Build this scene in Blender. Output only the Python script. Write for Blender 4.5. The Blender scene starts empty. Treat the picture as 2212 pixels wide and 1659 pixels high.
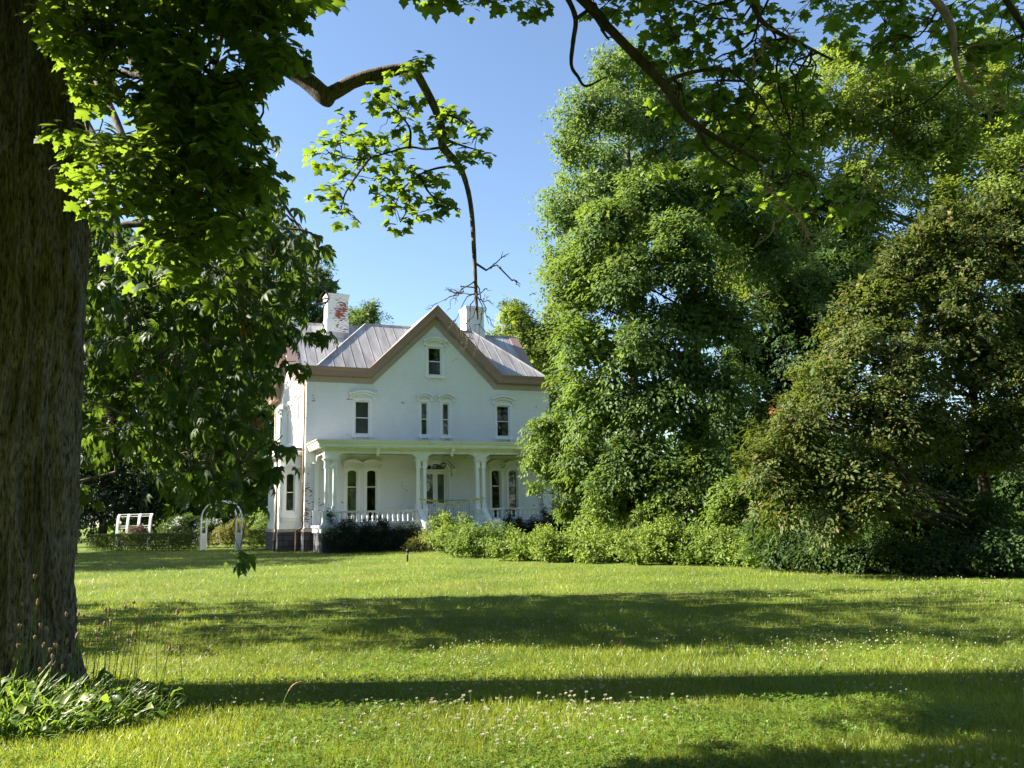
import bpy, bmesh, math
import numpy as np
from mathutils import Vector, Matrix

# ------------------------------------------------------------------ camera, sky, sun
SC = bpy.context.scene
COL = SC.collection
RNG = np.random.default_rng(7)
FPX, PITCH, ROLL, CAMZ = 1790.6, math.radians(9.068), math.radians(1.312), 1.55   # focal length in 2212-wide pixels

cam_d = bpy.data.cameras.new("camera")
cam_d.sensor_fit = 'HORIZONTAL'
cam_d.sensor_width = 36.0
cam_d.lens = 36.0 * FPX / 2212.0
cam_d.clip_start, cam_d.clip_end = 0.05, 3000
cam = bpy.data.objects.new("camera", cam_d)
COL.objects.link(cam)
cr, sr, cp, sp = math.cos(ROLL), math.sin(ROLL), math.cos(PITCH), math.sin(PITCH)
FWD = Vector((0, cp, sp)); UP0 = Vector((0, -sp, cp)); RT0 = Vector((1, 0, 0))
RT = RT0 * cr - UP0 * sr
UPV = RT0 * sr + UP0 * cr
M = Matrix((RT, UPV, -FWD)).transposed().to_4x4()
M.translation = Vector((0, 0, CAMZ))
cam.matrix_world = M
SC.camera = cam

SUN_EL, SUN_AZ = math.radians(33), math.radians(272)      # azimuth clockwise from +Y
world = bpy.data.worlds.new("World")
SC.world = world
world.use_nodes = True
nt = world.node_tree
bg = nt.nodes['Background']
sky = nt.nodes.new('ShaderNodeTexSky')
sky.sky_type = 'NISHITA'
sky.sun_disc = False
sky.sun_elevation = SUN_EL
sky.sun_rotation = SUN_AZ
sky.altitude = 0
sky.air_density = 1.0
sky.dust_density = 0.6
sky.ozone_density = 2.5
nt.links.new(sky.outputs[0], bg.inputs[0])
bg.inputs[1].default_value = 0.064
sun_d = bpy.data.lights.new("sun", 'SUN')
sun_d.energy = 5.0
sun_d.angle = math.radians(0.53)
sun_d.color = (1.0, 0.93, 0.80)
sun = bpy.data.objects.new("sun", sun_d)
COL.objects.link(sun)
SDIR = Vector((math.sin(SUN_AZ) * math.cos(SUN_EL), math.cos(SUN_AZ) * math.cos(SUN_EL), math.sin(SUN_EL)))
sun.rotation_euler = SDIR.to_track_quat('Z', 'Y').to_euler()
sun.location = SDIR * 60
SC.view_settings.view_transform = 'Standard'
SC.view_settings.look = 'None'
SC.view_settings.gamma = 1
SC.view_settings.exposure = 2.1
SC.cycles.max_bounces = 8
SC.cycles.diffuse_bounces = 3
SC.cycles.glossy_bounces = 3
SC.cycles.transmission_bounces = 6
SC.cycles.transparent_max_bounces = 8
SC.cycles.caustics_reflective = False
SC.cycles.caustics_refractive = False


def at(x, y, Y):
    """world point at distance Y (along +Y) seen at photograph position x, y (2212 x 1659)"""
    a, b = x - 1106.0, 829.5 - y
    px, py = cr * a + sr * b, -sr * a + cr * b
    d = np.array([px / FPX, cp - py / FPX * sp, sp + py / FPX * cp])
    return d * (Y / d[1]) + np.array([0, 0, CAMZ])


# ------------------------------------------------------------------ tags
def tag(o, label=None, cat=None, group=None, kind=None):
    if label: o['label'] = label
    if cat: o['category'] = cat
    if group: o['group'] = group
    if kind: o['kind'] = kind
    return o


def empty(name, loc=(0, 0, 0), rz=0.0):
    o = bpy.data.objects.new(name, None)
    o.location = loc
    o.rotation_euler = (0, 0, rz)
    o.empty_display_size = 0.2
    COL.objects.link(o)
    return o


# ------------------------------------------------------------------ materials
def new_mat(name):
    m = bpy.data.materials.new(name)
    m.use_nodes = True
    n = m.node_tree.nodes
    n.clear()
    return m, n, m.node_tree.links


def ramp(n, stops):
    r = n.new('ShaderNodeValToRGB')
    e = r.color_ramp.elements
    while len(e) < len(stops): e.new(0.5)
    for i, (p, c) in enumerate(stops):
        e[i].position = p
        e[i].color = (*c, 1) if len(c) == 3 else c
    return r


def leaf_mat(name, cols, trans, tfac=0.38, rough=0.55, spec=0.22, var=0.25):
    """diffuse + translucent leaf, each leaf its own tone"""
    m, n, l = new_mat(name)
    geo = n.new('ShaderNodeNewGeometry')
    rp = ramp(n, [(i / (len(cols) - 1), c) for i, c in enumerate(cols)])
    l.new(geo.outputs['Random Per Island'], rp.inputs[0])
    no = n.new('ShaderNodeTexNoise'); no.inputs['Scale'].default_value = 0.45
    no.inputs['Detail'].default_value = 2
    tc = n.new('ShaderNodeTexCoord'); l.new(tc.outputs['Object'], no.inputs['Vector'])
    mr = n.new('ShaderNodeMapRange'); mr.inputs[1].default_value = .3; mr.inputs[2].default_value = .7
    mr.inputs[3].default_value = 1 - var; mr.inputs[4].default_value = 1 + var
    l.new(no.outputs['Fac'], mr.inputs[0])
    mul = n.new('ShaderNodeMix'); mul.data_type = 'RGBA'; mul.blend_type = 'MULTIPLY'; mul.inputs[0].default_value = 1
    l.new(rp.outputs[0], mul.inputs[6]); l.new(mr.outputs[0], mul.inputs[7])
    p = n.new('ShaderNodeBsdfPrincipled')
    p.inputs['Roughness'].default_value = rough
    p.inputs['Specular IOR Level'].default_value = spec
    l.new(mul.outputs[2], p.inputs['Base Color'])
    t = n.new('ShaderNodeBsdfTranslucent')
    tm = n.new('ShaderNodeMix'); tm.data_type = 'RGBA'; tm.blend_type = 'MULTIPLY'; tm.inputs[0].default_value = 1
    tm.inputs[6].default_value = (*trans, 1); l.new(mr.outputs[0], tm.inputs[7])
    l.new(tm.outputs[2], t.inputs[0])
    mx = n.new('ShaderNodeMixShader'); mx.inputs[0].default_value = tfac
    l.new(p.outputs[0], mx.inputs[1]); l.new(t.outputs[0], mx.inputs[2])
    o = n.new('ShaderNodeOutputMaterial'); l.new(mx.outputs[0], o.inputs[0])
    return m


def simple_mat(name, col, rough=0.6, spec=0.4, metal=0.0, noise=0.15, nscale=6.0, bump=0.0, bscale=40.0):
    m, n, l = new_mat(name)
    p = n.new('ShaderNodeBsdfPrincipled')
    p.inputs['Roughness'].default_value = rough
    p.inputs['Specular IOR Level'].default_value = spec
    p.inputs['Metallic'].default_value = metal
    tc = n.new('ShaderNodeTexCoord')
    no = n.new('ShaderNodeTexNoise'); no.inputs['Scale'].default_value = nscale; no.inputs['Detail'].default_value = 5
    l.new(tc.outputs['Object'], no.inputs['Vector'])
    c0 = tuple(max(0, v * (1 - noise * 1.6)) for v in col); c1 = tuple(min(1, v * (1 + noise)) for v in col)
    rp = ramp(n, [(.3, c0), (.7, c1)])
    l.new(no.outputs['Fac'], rp.inputs[0]); l.new(rp.outputs[0], p.inputs['Base Color'])
    if bump:
        b = n.new('ShaderNodeBump'); b.inputs['Strength'].default_value = bump; b.inputs['Distance'].default_value = .02
        nb = n.new('ShaderNodeTexNoise'); nb.inputs['Scale'].default_value = bscale; nb.inputs['Detail'].default_value = 4
        l.new(tc.outputs['Object'], nb.inputs['Vector']); l.new(nb.outputs['Fac'], b.inputs['Height'])
        l.new(b.outputs[0], p.inputs['Normal'])
    o = n.new('ShaderNodeOutputMaterial'); l.new(p.outputs[0], o.inputs[0])
    return m


def bark_mat(name, c0, c1, scale=(9, 9, 1.3), strength=1.0, dist=.03):
    m, n, l = new_mat(name)
    tc = n.new('ShaderNodeTexCoord')
    mp = n.new('ShaderNodeMapping'); mp.inputs['Scale'].default_value = scale
    l.new(tc.outputs['Object'], mp.inputs[0])
    no = n.new('ShaderNodeTexNoise'); no.inputs['Scale'].default_value = 1; no.inputs['Detail'].default_value = 8
    no.inputs['Roughness'].default_value = .65; no.inputs['Distortion'].default_value = .4
    l.new(mp.outputs[0], no.inputs['Vector'])
    rp = ramp(n, [(.36, c0), (.62, c1)])
    l.new(no.outputs['Fac'], rp.inputs[0])
    p = n.new('ShaderNodeBsdfPrincipled'); p.inputs['Roughness'].default_value = .9; p.inputs['Specular IOR Level'].default_value = .15
    l.new(rp.outputs[0], p.inputs['Base Color'])
    b = n.new('ShaderNodeBump'); b.inputs['Strength'].default_value = strength; b.inputs['Distance'].default_value = dist
    l.new(no.outputs['Fac'], b.inputs['Height']); l.new(b.outputs[0], p.inputs['Normal'])
    o = n.new('ShaderNodeOutputMaterial'); l.new(p.outputs[0], o.inputs[0])
    return m


def brick_mat(name, paint=(.80, .81, .80), brick=(.27, .12, .085), peel=.1, zlow=None, patch=None, speck=.62):
    """white painted brick, paint worn off in patches; uv in metres"""
    m, n, l = new_mat(name)
    tc = n.new('ShaderNodeTexCoord')
    bt = n.new('ShaderNodeTexBrick')
    bt.inputs['Scale'].default_value = 1
    bt.inputs['Brick Width'].default_value = .22; bt.inputs['Row Height'].default_value = .075
    bt.inputs['Mortar Size'].default_value = .006; bt.inputs['Mortar Smooth'].default_value = .3
    bt.inputs['Bias'].default_value = 0
    bt.inputs['Color1'].default_value = (.85, .85, .85, 1); bt.inputs['Color2'].default_value = (1, 1, 1, 1)
    bt.inputs['Mortar'].default_value = (.55, .55, .55, 1)
    l.new(tc.outputs['UV'], bt.inputs['Vector'])
    n1 = n.new('ShaderNodeTexNoise'); n1.inputs['Scale'].default_value = 1.1; n1.inputs['Detail'].default_value = 6; n1.inputs['Roughness'].default_value = .6
    l.new(tc.outputs['Object'], n1.inputs['Vector'])
    # fine brick-shaped speckle
    mp = n.new('ShaderNodeMapping'); mp.inputs['Scale'].default_value = (4.5, 13.3, 1)
    l.new(tc.outputs['UV'], mp.inputs[0])
    n2 = n.new('ShaderNodeTexNoise'); n2.inputs['Scale'].default_value = 1.0; n2.inputs['Detail'].default_value = 3
    l.new(mp.outputs[0], n2.inputs['Vector'])
    ad = n.new('ShaderNodeMath'); ad.operation = 'MULTIPLY_ADD'; ad.inputs[1].default_value = speck
    l.new(n2.outputs['Fac'], ad.inputs[0]); l.new(n1.outputs['Fac'], ad.inputs[2])
    src = ad
    if zlow is not None or patch is not None:
        sx = n.new('ShaderNodeSeparateXYZ'); l.new(tc.outputs['Object'], sx.inputs[0])
        if zlow is not None:      # more wear near the ground and the left corner
            z = n.new('ShaderNodeMapRange'); z.inputs[1].default_value = zlow; z.inputs[2].default_value = .8
            z.inputs[3].default_value = 0; z.inputs[4].default_value = .28
            l.new(sx.outputs[2], z.inputs[0])
            x = n.new('ShaderNodeMapRange'); x.inputs[1].default_value = 1.4; x.inputs[2].default_value = .1
            x.inputs[3].default_value = .0; x.inputs[4].default_value = 1
            l.new(sx.outputs[0], x.inputs[0])
            mm = n.new('ShaderNodeMath'); mm.operation = 'MULTIPLY'; l.new(z.outputs[0], mm.inputs[0]); l.new(x.outputs[0], mm.inputs[1])
            a2 = n.new('ShaderNodeMath'); a2.operation = 'ADD'; l.new(src.outputs[0], a2.inputs[0]); l.new(mm.outputs[0], a2.inputs[1])
            src = a2
        if patch is not None:     # a bare patch round a point
            vm = n.new('ShaderNodeVectorMath'); vm.operation = 'SUBTRACT'; vm.inputs[1].default_value = patch[:3]
            l.new(tc.outputs['Object'], vm.inputs[0])
            vs = n.new('ShaderNodeVectorMath'); vs.operation = 'MULTIPLY'; vs.inputs[1].default_value = patch[3:6]
            l.new(vm.outputs[0], vs.inputs[0])
            ln = n.new('ShaderNodeVectorMath'); ln.operation = 'LENGTH'; l.new(vs.outputs[0], ln.inputs[0])
            x = n.new('ShaderNodeMapRange'); x.inputs[1].default_value = .1; x.inputs[2].default_value = 1.6
            x.inputs[3].default_value = .34; x.inputs[4].default_value = 0
            l.new(ln.outputs['Value'], x.inputs[0])
            a2 = n.new('ShaderNodeMath'); a2.operation = 'ADD'; l.new(src.outputs[0], a2.inputs[0]); l.new(x.outputs[0], a2.inputs[1])
            src = a2
    th = n.new('ShaderNodeMapRange'); th.inputs[1].default_value = 1.10 - peel; th.inputs[2].default_value = 1.13 - peel
    l.new(src.outputs[0], th.inputs[0])
    pv = ramp(n, [(.3, tuple(v * .93 for v in paint)), (.7, paint)])
    n3 = n.new('ShaderNodeTexNoise'); n3.inputs['Scale'].default_value = .5; n3.inputs['Detail'].default_value = 8
    l.new(tc.outputs['Object'], n3.inputs['Vector']); l.new(n3.outputs['Fac'], pv.inputs[0])
    ms = n.new('ShaderNodeMapping'); ms.inputs['Scale'].default_value = (1.4, 1.4, .35)      # rain streaks
    l.new(tc.outputs['Object'], ms.inputs[0])
    n4 = n.new('ShaderNodeTexNoise'); n4.inputs['Scale'].default_value = 1.6; n4.inputs['Detail'].default_value = 7; n4.inputs['Roughness'].default_value = .65
    l.new(ms.outputs[0], n4.inputs['Vector'])
    r4 = ramp(n, [(.34, (.88, .88, .85)), (.58, (1, 1, 1))]); l.new(n4.outputs['Fac'], r4.inputs[0])
    sm = n.new('ShaderNodeMix'); sm.data_type = 'RGBA'; sm.blend_type = 'MULTIPLY'; sm.inputs[0].default_value = .3
    l.new(pv.outputs[0], sm.inputs[6]); l.new(r4.outputs[0], sm.inputs[7])
    pm = n.new('ShaderNodeMix'); pm.data_type = 'RGBA'; pm.blend_type = 'MULTIPLY'; pm.inputs[0].default_value = .32
    l.new(sm.outputs[2], pm.inputs[6]); l.new(bt.outputs['Color'], pm.inputs[7])
    bm_ = n.new('ShaderNodeMix'); bm_.data_type = 'RGBA'; bm_.blend_type = 'MULTIPLY'; bm_.inputs[0].default_value = .9
    bm_.inputs[6].default_value = (*brick, 1); l.new(bt.outputs['Color'], bm_.inputs[7])
    mx = n.new('ShaderNodeMix'); mx.data_type = 'RGBA'
    l.new(th.outputs[0], mx.inputs[0]); l.new(pm.outputs[2], mx.inputs[6]); l.new(bm_.outputs[2], mx.inputs[7])
    p = n.new('ShaderNodeBsdfPrincipled'); p.inputs['Roughness'].default_value = .7; p.inputs['Specular IOR Level'].default_value = .25
    l.new(mx.outputs[2], p.inputs['Base Color'])
    b = n.new('ShaderNodeBump'); b.inputs['Strength'].default_value = .5; b.inputs['Distance'].default_value = .006
    l.new(bt.outputs['Fac'], b.inputs['Height']); b.invert = True
    l.new(b.outputs[0], p.inputs['Normal'])
    o = n.new('ShaderNodeOutputMaterial'); l.new(p.outputs[0], o.inputs[0])
    return m


def roof_mat(name):
    m, n, l = new_mat(name)
    tc = n.new('ShaderNodeTexCoord')
    mp = n.new('ShaderNodeMapping'); mp.inputs['Scale'].default_value = (2.4, .35, .5)
    l.new(tc.outputs['Object'], mp.inputs[0])
    n1 = n.new('ShaderNodeTexNoise'); n1.inputs['Scale'].default_value = 1.3; n1.inputs['Detail'].default_value = 7; n1.inputs['Roughness'].default_value = .62
    l.new(mp.outputs[0], n1.inputs['Vector'])
    rp = ramp(n, [(.32, (.26, .238, .235)), (.5, (.36, .34, .335)), (.7, (.45, .435, .43))])
    l.new(n1.outputs['Fac'], rp.inputs[0])
    # pans differ in tone from one to the next
    vo = n.new('ShaderNodeTexVoronoi'); vo.inputs['Scale'].default_value = 1
    mp2 = n.new('ShaderNodeMapping'); mp2.inputs['Scale'].default_value = (1.75, .35, .35)
    l.new(tc.outputs['Object'], mp2.inputs[0]); l.new(mp2.outputs[0], vo.inputs['Vector'])
    sx = n.new('ShaderNodeSeparateColor'); l.new(vo.outputs['Color'], sx.inputs[0])
    mr = n.new('ShaderNodeMapRange'); mr.inputs[3].default_value = .86; mr.inputs[4].default_value = 1.1
    l.new(sx.outputs[0], mr.inputs[0])
    mu = n.new('ShaderNodeMix'); mu.data_type = 'RGBA'; mu.blend_type = 'MULTIPLY'; mu.inputs[0].default_value = 1
    l.new(rp.outputs[0], mu.inputs[6]); l.new(mr.outputs[0], mu.inputs[7])
    p = n.new('ShaderNodeBsdfPrincipled'); p.inputs['Roughness'].default_value = .55; p.inputs['Metallic'].default_value = .0
    l.new(mu.outputs[2], p.inputs['Base Color'])
    o = n.new('ShaderNodeOutputMaterial'); l.new(p.outputs[0], o.inputs[0])
    return m


def paint_mat(name, col, grime=.18, dirt=(.30, .32, .20), amount=.5):
    """old oil paint with greenish mildew and chips"""
    m, n, l = new_mat(name)
    tc = n.new('ShaderNodeTexCoord')
    n1 = n.new('ShaderNodeTexNoise'); n1.inputs['Scale'].default_value = 2.2; n1.inputs['Detail'].default_value = 9; n1.inputs['Roughness'].default_value = .7
    l.new(tc.outputs['Object'], n1.inputs['Vector'])
    mr = n.new('ShaderNodeMapRange'); mr.inputs[1].default_value = .5; mr.inputs[2].default_value = .78; mr.inputs[4].default_value = amount
    l.new(n1.outputs['Fac'], mr.inputs[0])
    mx = n.new('ShaderNodeMix'); mx.data_type = 'RGBA'
    mx.inputs[6].default_value = (*col, 1); mx.inputs[7].default_value = (*dirt, 1)
    l.new(mr.outputs[0], mx.inputs[0])
    p = n.new('ShaderNodeBsdfPrincipled'); p.inputs['Roughness'].default_value = .5; p.inputs['Specular IOR Level'].default_value = .3
    l.new(mx.outputs[2], p.inputs['Base Color'])
    o = n.new('ShaderNodeOutputMaterial'); l.new(p.outputs[0], o.inputs[0])
    return m


def glass_mat(name, tint=(.55, .6, .6)):
    """old window glass: mirror of the garden over a darkened view in"""
    m, n, l = new_mat(name)
    fr = n.new('ShaderNodeFresnel'); fr.inputs[0].default_value = 1.5
    ad = n.new('ShaderNodeMath'); ad.operation = 'MULTIPLY_ADD'; ad.inputs[1].default_value = 1.6; ad.inputs[2].default_value = .05
    l.new(fr.outputs[0], ad.inputs[0])
    g = n.new('ShaderNodeBsdfGlossy'); g.inputs['Roughness'].default_value = .03
    tc = n.new('ShaderNodeTexCoord')
    no = n.new('ShaderNodeTexNoise'); no.inputs['Scale'].default_value = 2.5
    l.new(tc.outputs['Object'], no.inputs['Vector'])
    b = n.new('ShaderNodeBump'); b.inputs['Strength'].default_value = .06; b.inputs['Distance'].default_value = .05
    l.new(no.outputs['Fac'], b.inputs['Height']); l.new(b.outputs[0], g.inputs['Normal'])
    t = n.new('ShaderNodeBsdfTransparent'); t.inputs[0].default_value = (*tint, 1)
    mx = n.new('ShaderNodeMixShader')
    l.new(ad.outputs[0], mx.inputs[0]); l.new(t.outputs[0], mx.inputs[1]); l.new(g.outputs[0], mx.inputs[2])
    o = n.new('ShaderNodeOutputMaterial'); l.new(mx.outputs[0], o.inputs[0])
    return m


def stone_mat(name, c0, c1, scale=1.0):
    m, n, l = new_mat(name)
    tc = n.new('ShaderNodeTexCoord')
    bt = n.new('ShaderNodeTexBrick'); bt.inputs['Scale'].default_value = scale
    bt.inputs['Brick Width'].default_value = .6; bt.inputs['Row Height'].default_value = .28; bt.inputs['Mortar Size'].default_value = .02
    bt.inputs['Color1'].default_value = (*c0, 1); bt.inputs['Color2'].default_value = (*c1, 1)
    bt.inputs['Mortar'].default_value = (*[v * .5 for v in c0], 1)
    l.new(tc.outputs['UV'], bt.inputs['Vector'])
    no = n.new('ShaderNodeTexNoise'); no.inputs['Scale'].default_value = 9; no.inputs['Detail'].default_value = 6
    l.new(tc.outputs['Object'], no.inputs['Vector'])
    mr = n.new('ShaderNodeMapRange'); mr.inputs[3].default_value = .6; mr.inputs[4].default_value = 1.3
    l.new(no.outputs['Fac'], mr.inputs[0])
    mu = n.new('ShaderNodeMix'); mu.data_type = 'RGBA'; mu.blend_type = 'MULTIPLY'; mu.inputs[0].default_value = 1
    l.new(bt.outputs['Color'], mu.inputs[6]); l.new(mr.outputs[0], mu.inputs[7])
    p = n.new('ShaderNodeBsdfPrincipled'); p.inputs['Roughness'].default_value = .9
    l.new(mu.outputs[2], p.inputs['Base Color'])
    b = n.new('ShaderNodeBump'); b.inputs['Strength'].default_value = .8; b.inputs['Distance'].default_value = .03
    l.new(no.outputs['Fac'], b.inputs['Height']); l.new(b.outputs[0], p.inputs['Normal'])
    o = n.new('ShaderNodeOutputMaterial'); l.new(p.outputs[0], o.inputs[0])
    return m


def lawn_mat(name):
    m, n, l = new_mat(name)
    tc = n.new('ShaderNodeTexCoord')
    n1 = n.new('ShaderNodeTexNoise'); n1.inputs['Scale'].default_value = .35; n1.inputs['Detail'].default_value = 6
    n2 = n.new('ShaderNodeTexNoise'); n2.inputs['Scale'].default_value = 30; n2.inputs['Detail'].default_value = 5; n2.inputs['Roughness'].default_value = .7
    l.new(tc.outputs['Object'], n1.inputs['Vector']); l.new(tc.outputs['Object'], n2.inputs['Vector'])
    r1 = ramp(n, [(.32, (.075, .125, .016)), (.5, (.115, .17, .022)), (.68, (.17, .19, .04))])
    l.new(n1.outputs['Fac'], r1.inputs[0])
    mr = n.new('ShaderNodeMapRange'); mr.inputs[1].default_value = .25; mr.inputs[2].default_value = .75
    mr.inputs[3].default_value = .45; mr.inputs[4].default_value = 1.5
    l.new(n2.outputs['Fac'], mr.inputs[0])
    mu = n.new('ShaderNodeMix'); mu.data_type = 'RGBA'; mu.blend_type = 'MULTIPLY'; mu.inputs[0].default_value = 1
    l.new(r1.outputs[0], mu.inputs[6]); l.new(mr.outputs[0], mu.inputs[7])
    p = n.new('ShaderNodeBsdfPrincipled'); p.inputs['Roughness'].default_value = .8; p.inputs['Specular IOR Level'].default_value = .15
    l.new(mu.outputs[2], p.inputs['Base Color'])
    b = n.new('ShaderNodeBump'); b.inputs['Strength'].default_value = 1; b.inputs['Distance'].default_value = .06
    l.new(n2.outputs['Fac'], b.inputs['Height']); l.new(b.outputs[0], p.inputs['Normal'])
    o = n.new('ShaderNodeOutputMaterial'); l.new(p.outputs[0], o.inputs[0])
    return m


MAT = {}
MAT['brick'] = brick_mat('painted_brick', peel=.085, zlow=6.2)
MAT['brick_side'] = brick_mat('painted_brick_side', paint=(.83, .82, .79), peel=.04)
MAT['brick_porch'] = MAT['brick']
MAT['roof'] = roof_mat('standing_seam_metal')
MAT['taupe'] = paint_mat('taupe_paint', (.32, .215, .18), dirt=(.22, .16, .135), amount=.6)
MAT['white'] = paint_mat('white_paint', (.80, .80, .78), amount=.22)
MAT['mildew'] = paint_mat('mildewed_white_paint', (.73, .75, .68), dirt=(.40, .39, .30), amount=.5)
MAT['glass'] = glass_mat('window_glass')
MAT['dark'] = simple_mat('dark_room', (.03, .03, .032), rough=.9)  # near-black colour in place of real shade indoors
MAT['blind'] = simple_mat('window_blind', (.34, .35, .42), rough=.8, noise=.05)
MAT['curtain'] = simple_mat('lace_curtain', (.42, .48, .44), rough=.9, noise=.12, nscale=9)
MAT['stone'] = stone_mat('dark_stone', (.060, .058, .062), (.085, .080, .082))
MAT['band'] = simple_mat('sandstone_band', (.42, .36, .28), rough=.9)
MAT['copper'] = simple_mat('tan_painted_metal', (.40, .27, .15), rough=.5, noise=.25, nscale=3)
MAT['rust'] = simple_mat('rusty_iron', (.11, .06, .04), rough=.8, noise=.3)
MAT['steel'] = simple_mat('galvanised_steel', (.30, .33, .35), rough=.45, metal=.7)
MAT['black'] = simple_mat('black_metal', (.02, .02, .02), rough=.5)
MAT['yellow'] = simple_mat('yellow_tape', (.62, .50, .06), rough=.5, noise=.25, nscale=8)
MAT['porchfloor'] = simple_mat('grey_porch_floor', (.17, .18, .18), rough=.7)
MAT['frieze'] = paint_mat('beige_frieze_paint', (.40, .34, .285), dirt=(.25, .215, .18), amount=.6)
MAT['porchceil'] = simple_mat('porch_boards', (.36, .38, .30), rough=.7, noise=.15)
MAT['bark'] = bark_mat('furrowed_maple_bark', (.016, .0125, .011), (.20, .168, .145), scale=(60, 60, 9), strength=.7, dist=.012)
MAT['bark2'] = bark_mat('grey_bark', (.05, .042, .036), (.17, .14, .115), scale=(14, 14, 3), strength=.8)
MAT['darkbark'] = bark_mat('dark_bark', (.022, .017, .014), (.075, .058, .046), scale=(9, 9, 2))
MAT['palebark'] = bark_mat('pale_bark', (.16, .14, .11), (.42, .39, .33), scale=(3, 3, 1.4), strength=.3)
MAT['deadwood'] = bark_mat('dead_twig', (.17, .125, .09), (.34, .26, .20), scale=(12, 12, 6), strength=.4)
MAT['cut'] = simple_mat('sawn_wood', (.30, .25, .19), rough=.9, noise=.2)
# leaves: (face colours), transmitted colour
MAT['maple'] = leaf_mat('maple_leaf', [(.016, .042, .009), (.030, .066, .012), (.046, .086, .016), (.062, .096, .018)], (.25, .37, .025), tfac=.46, rough=.5, var=.15)
MAT['buckeye'] = leaf_mat('buckeye_leaf', [(.018, .042, .013), (.030, .062, .015), (.046, .085, .018)], (.17, .27, .025), tfac=.34)
MAT['silver'] = leaf_mat('silver_maple_leaf', [(.055, .11, .030), (.10, .17, .05), (.19, .25, .10)], (.26, .37, .065), tfac=.36)
MAT['locust'] = leaf_mat('locust_leaf', [(.040, .082, .021), (.070, .122, .030), (.112, .168, .044)], (.235, .335, .045), tfac=.34)
MAT['plane'] = leaf_mat('plane_leaf', [(.075, .12, .018), (.12, .175, .026), (.18, .23, .042)], (.33, .41, .04), tfac=.38)
MAT['crab'] = leaf_mat('crabapple_leaf', [(.036, .066, .018), (.062, .100, .022), (.10, .128, .030), (.135, .090, .036)], (.20, .25, .03), tfac=.32, rough=.55)
MAT['weed'] = leaf_mat('weed_leaf', [(.10, .165, .030), (.15, .225, .042), (.205, .27, .06)], (.34, .43, .06), tfac=.36, var=.3)
MAT['vine'] = leaf_mat('vine_leaf', [(.075, .13, .025), (.12, .18, .032), (.17, .22, .048)], (.25, .36, .05), tfac=.36)
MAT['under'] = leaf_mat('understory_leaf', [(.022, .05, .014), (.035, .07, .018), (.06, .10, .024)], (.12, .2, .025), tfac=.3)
MAT['yew'] = leaf_mat('yew_needle', [(.010, .022, .010), (.018, .034, .014), (.03, .05, .018)], (.03, .06, .012), tfac=.12)
MAT['conifer'] = leaf_mat('spruce_needle', [(.010, .020, .012), (.016, .030, .016), (.024, .04, .02)], (.02, .04, .012), tfac=.1)
MAT['hedge'] = leaf_mat('hedge_leaf', [(.030, .055, .014), (.05, .085, .018), (.085, .12, .026)], (.16, .22, .03), tfac=.28)
MAT['farleaf'] = leaf_mat('far_leaf', [(.036, .075, .022), (.06, .11, .028), (.09, .15, .042)], (.16, .26, .04), tfac=.32, var=.35)
MAT['golden'] = leaf_mat('golden_shrub_leaf', [(.13, .14, .03), (.2, .19, .045), (.26, .24, .06)], (.3, .3, .05), tfac=.3)
MAT['purple'] = leaf_mat('purple_shrub_leaf', [(.08, .035, .05), (.16, .07, .10), (.06, .09, .03), (.22, .2, .06)], (.16, .08, .08), tfac=.3)
MAT['rose'] = leaf_mat('white_rose_petal', [(.6, .6, .58), (.75, .74, .7)], (.6, .6, .55), tfac=.3, var=.05)
MAT['orangeleaf'] = leaf_mat('withered_leaf', [(.28, .10, .03), (.38, .17, .045)], (.4, .16, .03), tfac=.3)
MAT['grass'] = leaf_mat('grass_blade', [(.11, .18, .018), (.165, .235, .025), (.215, .25, .034), (.30, .28, .085)], (.36, .41, .035), tfac=.4, rough=.4, spec=.4, var=.28)
MAT['clover'] = leaf_mat('clover_leaf', [(.075, .14, .018), (.11, .185, .024), (.14, .21, .03)], (.26, .36, .03), tfac=.35, rough=.5)
MAT['petal'] = leaf_mat('clover_bloom', [(.46, .43, .30), (.58, .55, .43), (.45, .34, .25)], (.4, .4, .3), tfac=.25, var=.06)
MAT['weedgrass'] = leaf_mat('rank_grass', [(.035, .085, .012), (.07, .14, .018), (.12, .19, .026), (.19, .22, .05)], (.24, .35, .03), tfac=.42, rough=.4, var=.2)
MAT['seed'] = simple_mat('seed_head', (.33, .22, .12), rough=.9, noise=.3, nscale=30)
MAT['stem'] = simple_mat('green_stem', (.11, .17, .035), rough=.7)
MAT['lawn'] = lawn_mat('lawn_soil_and_turf')
MAT['soil'] = simple_mat('leaf_litter', (.045, .04, .022), rough=1, noise=.5, nscale=8, bump=.6)


# ------------------------------------------------------------------ mesh builder
def finish(name, verts, faces, mats, mi=None, parent=None, smooth=False, uv=False):
    me = bpy.data.meshes.new(name)
    me.from_pydata([tuple(v) for v in verts], [], [tuple(f) for f in faces])
    for m in (mats if isinstance(mats, (list, tuple)) else [mats]): me.materials.append(m)
    if mi is not None: me.polygons.foreach_set('material_index', np.asarray(mi, dtype=np.int32))
    if smooth: me.polygons.foreach_set('use_smooth', np.ones(len(me.polygons), dtype=bool))
    if uv: box_uv(me)
    me.update()
    o = bpy.data.objects.new(name, me)
    COL.objects.link(o)
    if parent: o.parent = parent
    return o


def box_uv(me):
    ul = me.uv_layers.new(name='uv')
    for p in me.polygons:
        nx, ny, nz = (abs(c) for c in p.normal)
        for li in p.loop_indices:
            c = me.vertices[me.loops[li].vertex_index].co
            if nz > max(nx, ny): u = (c.x, c.y)
            elif nx > ny: u = (c.y, c.z)
            else: u = (c.x, c.z)
            ul.data[li].uv = u


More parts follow.
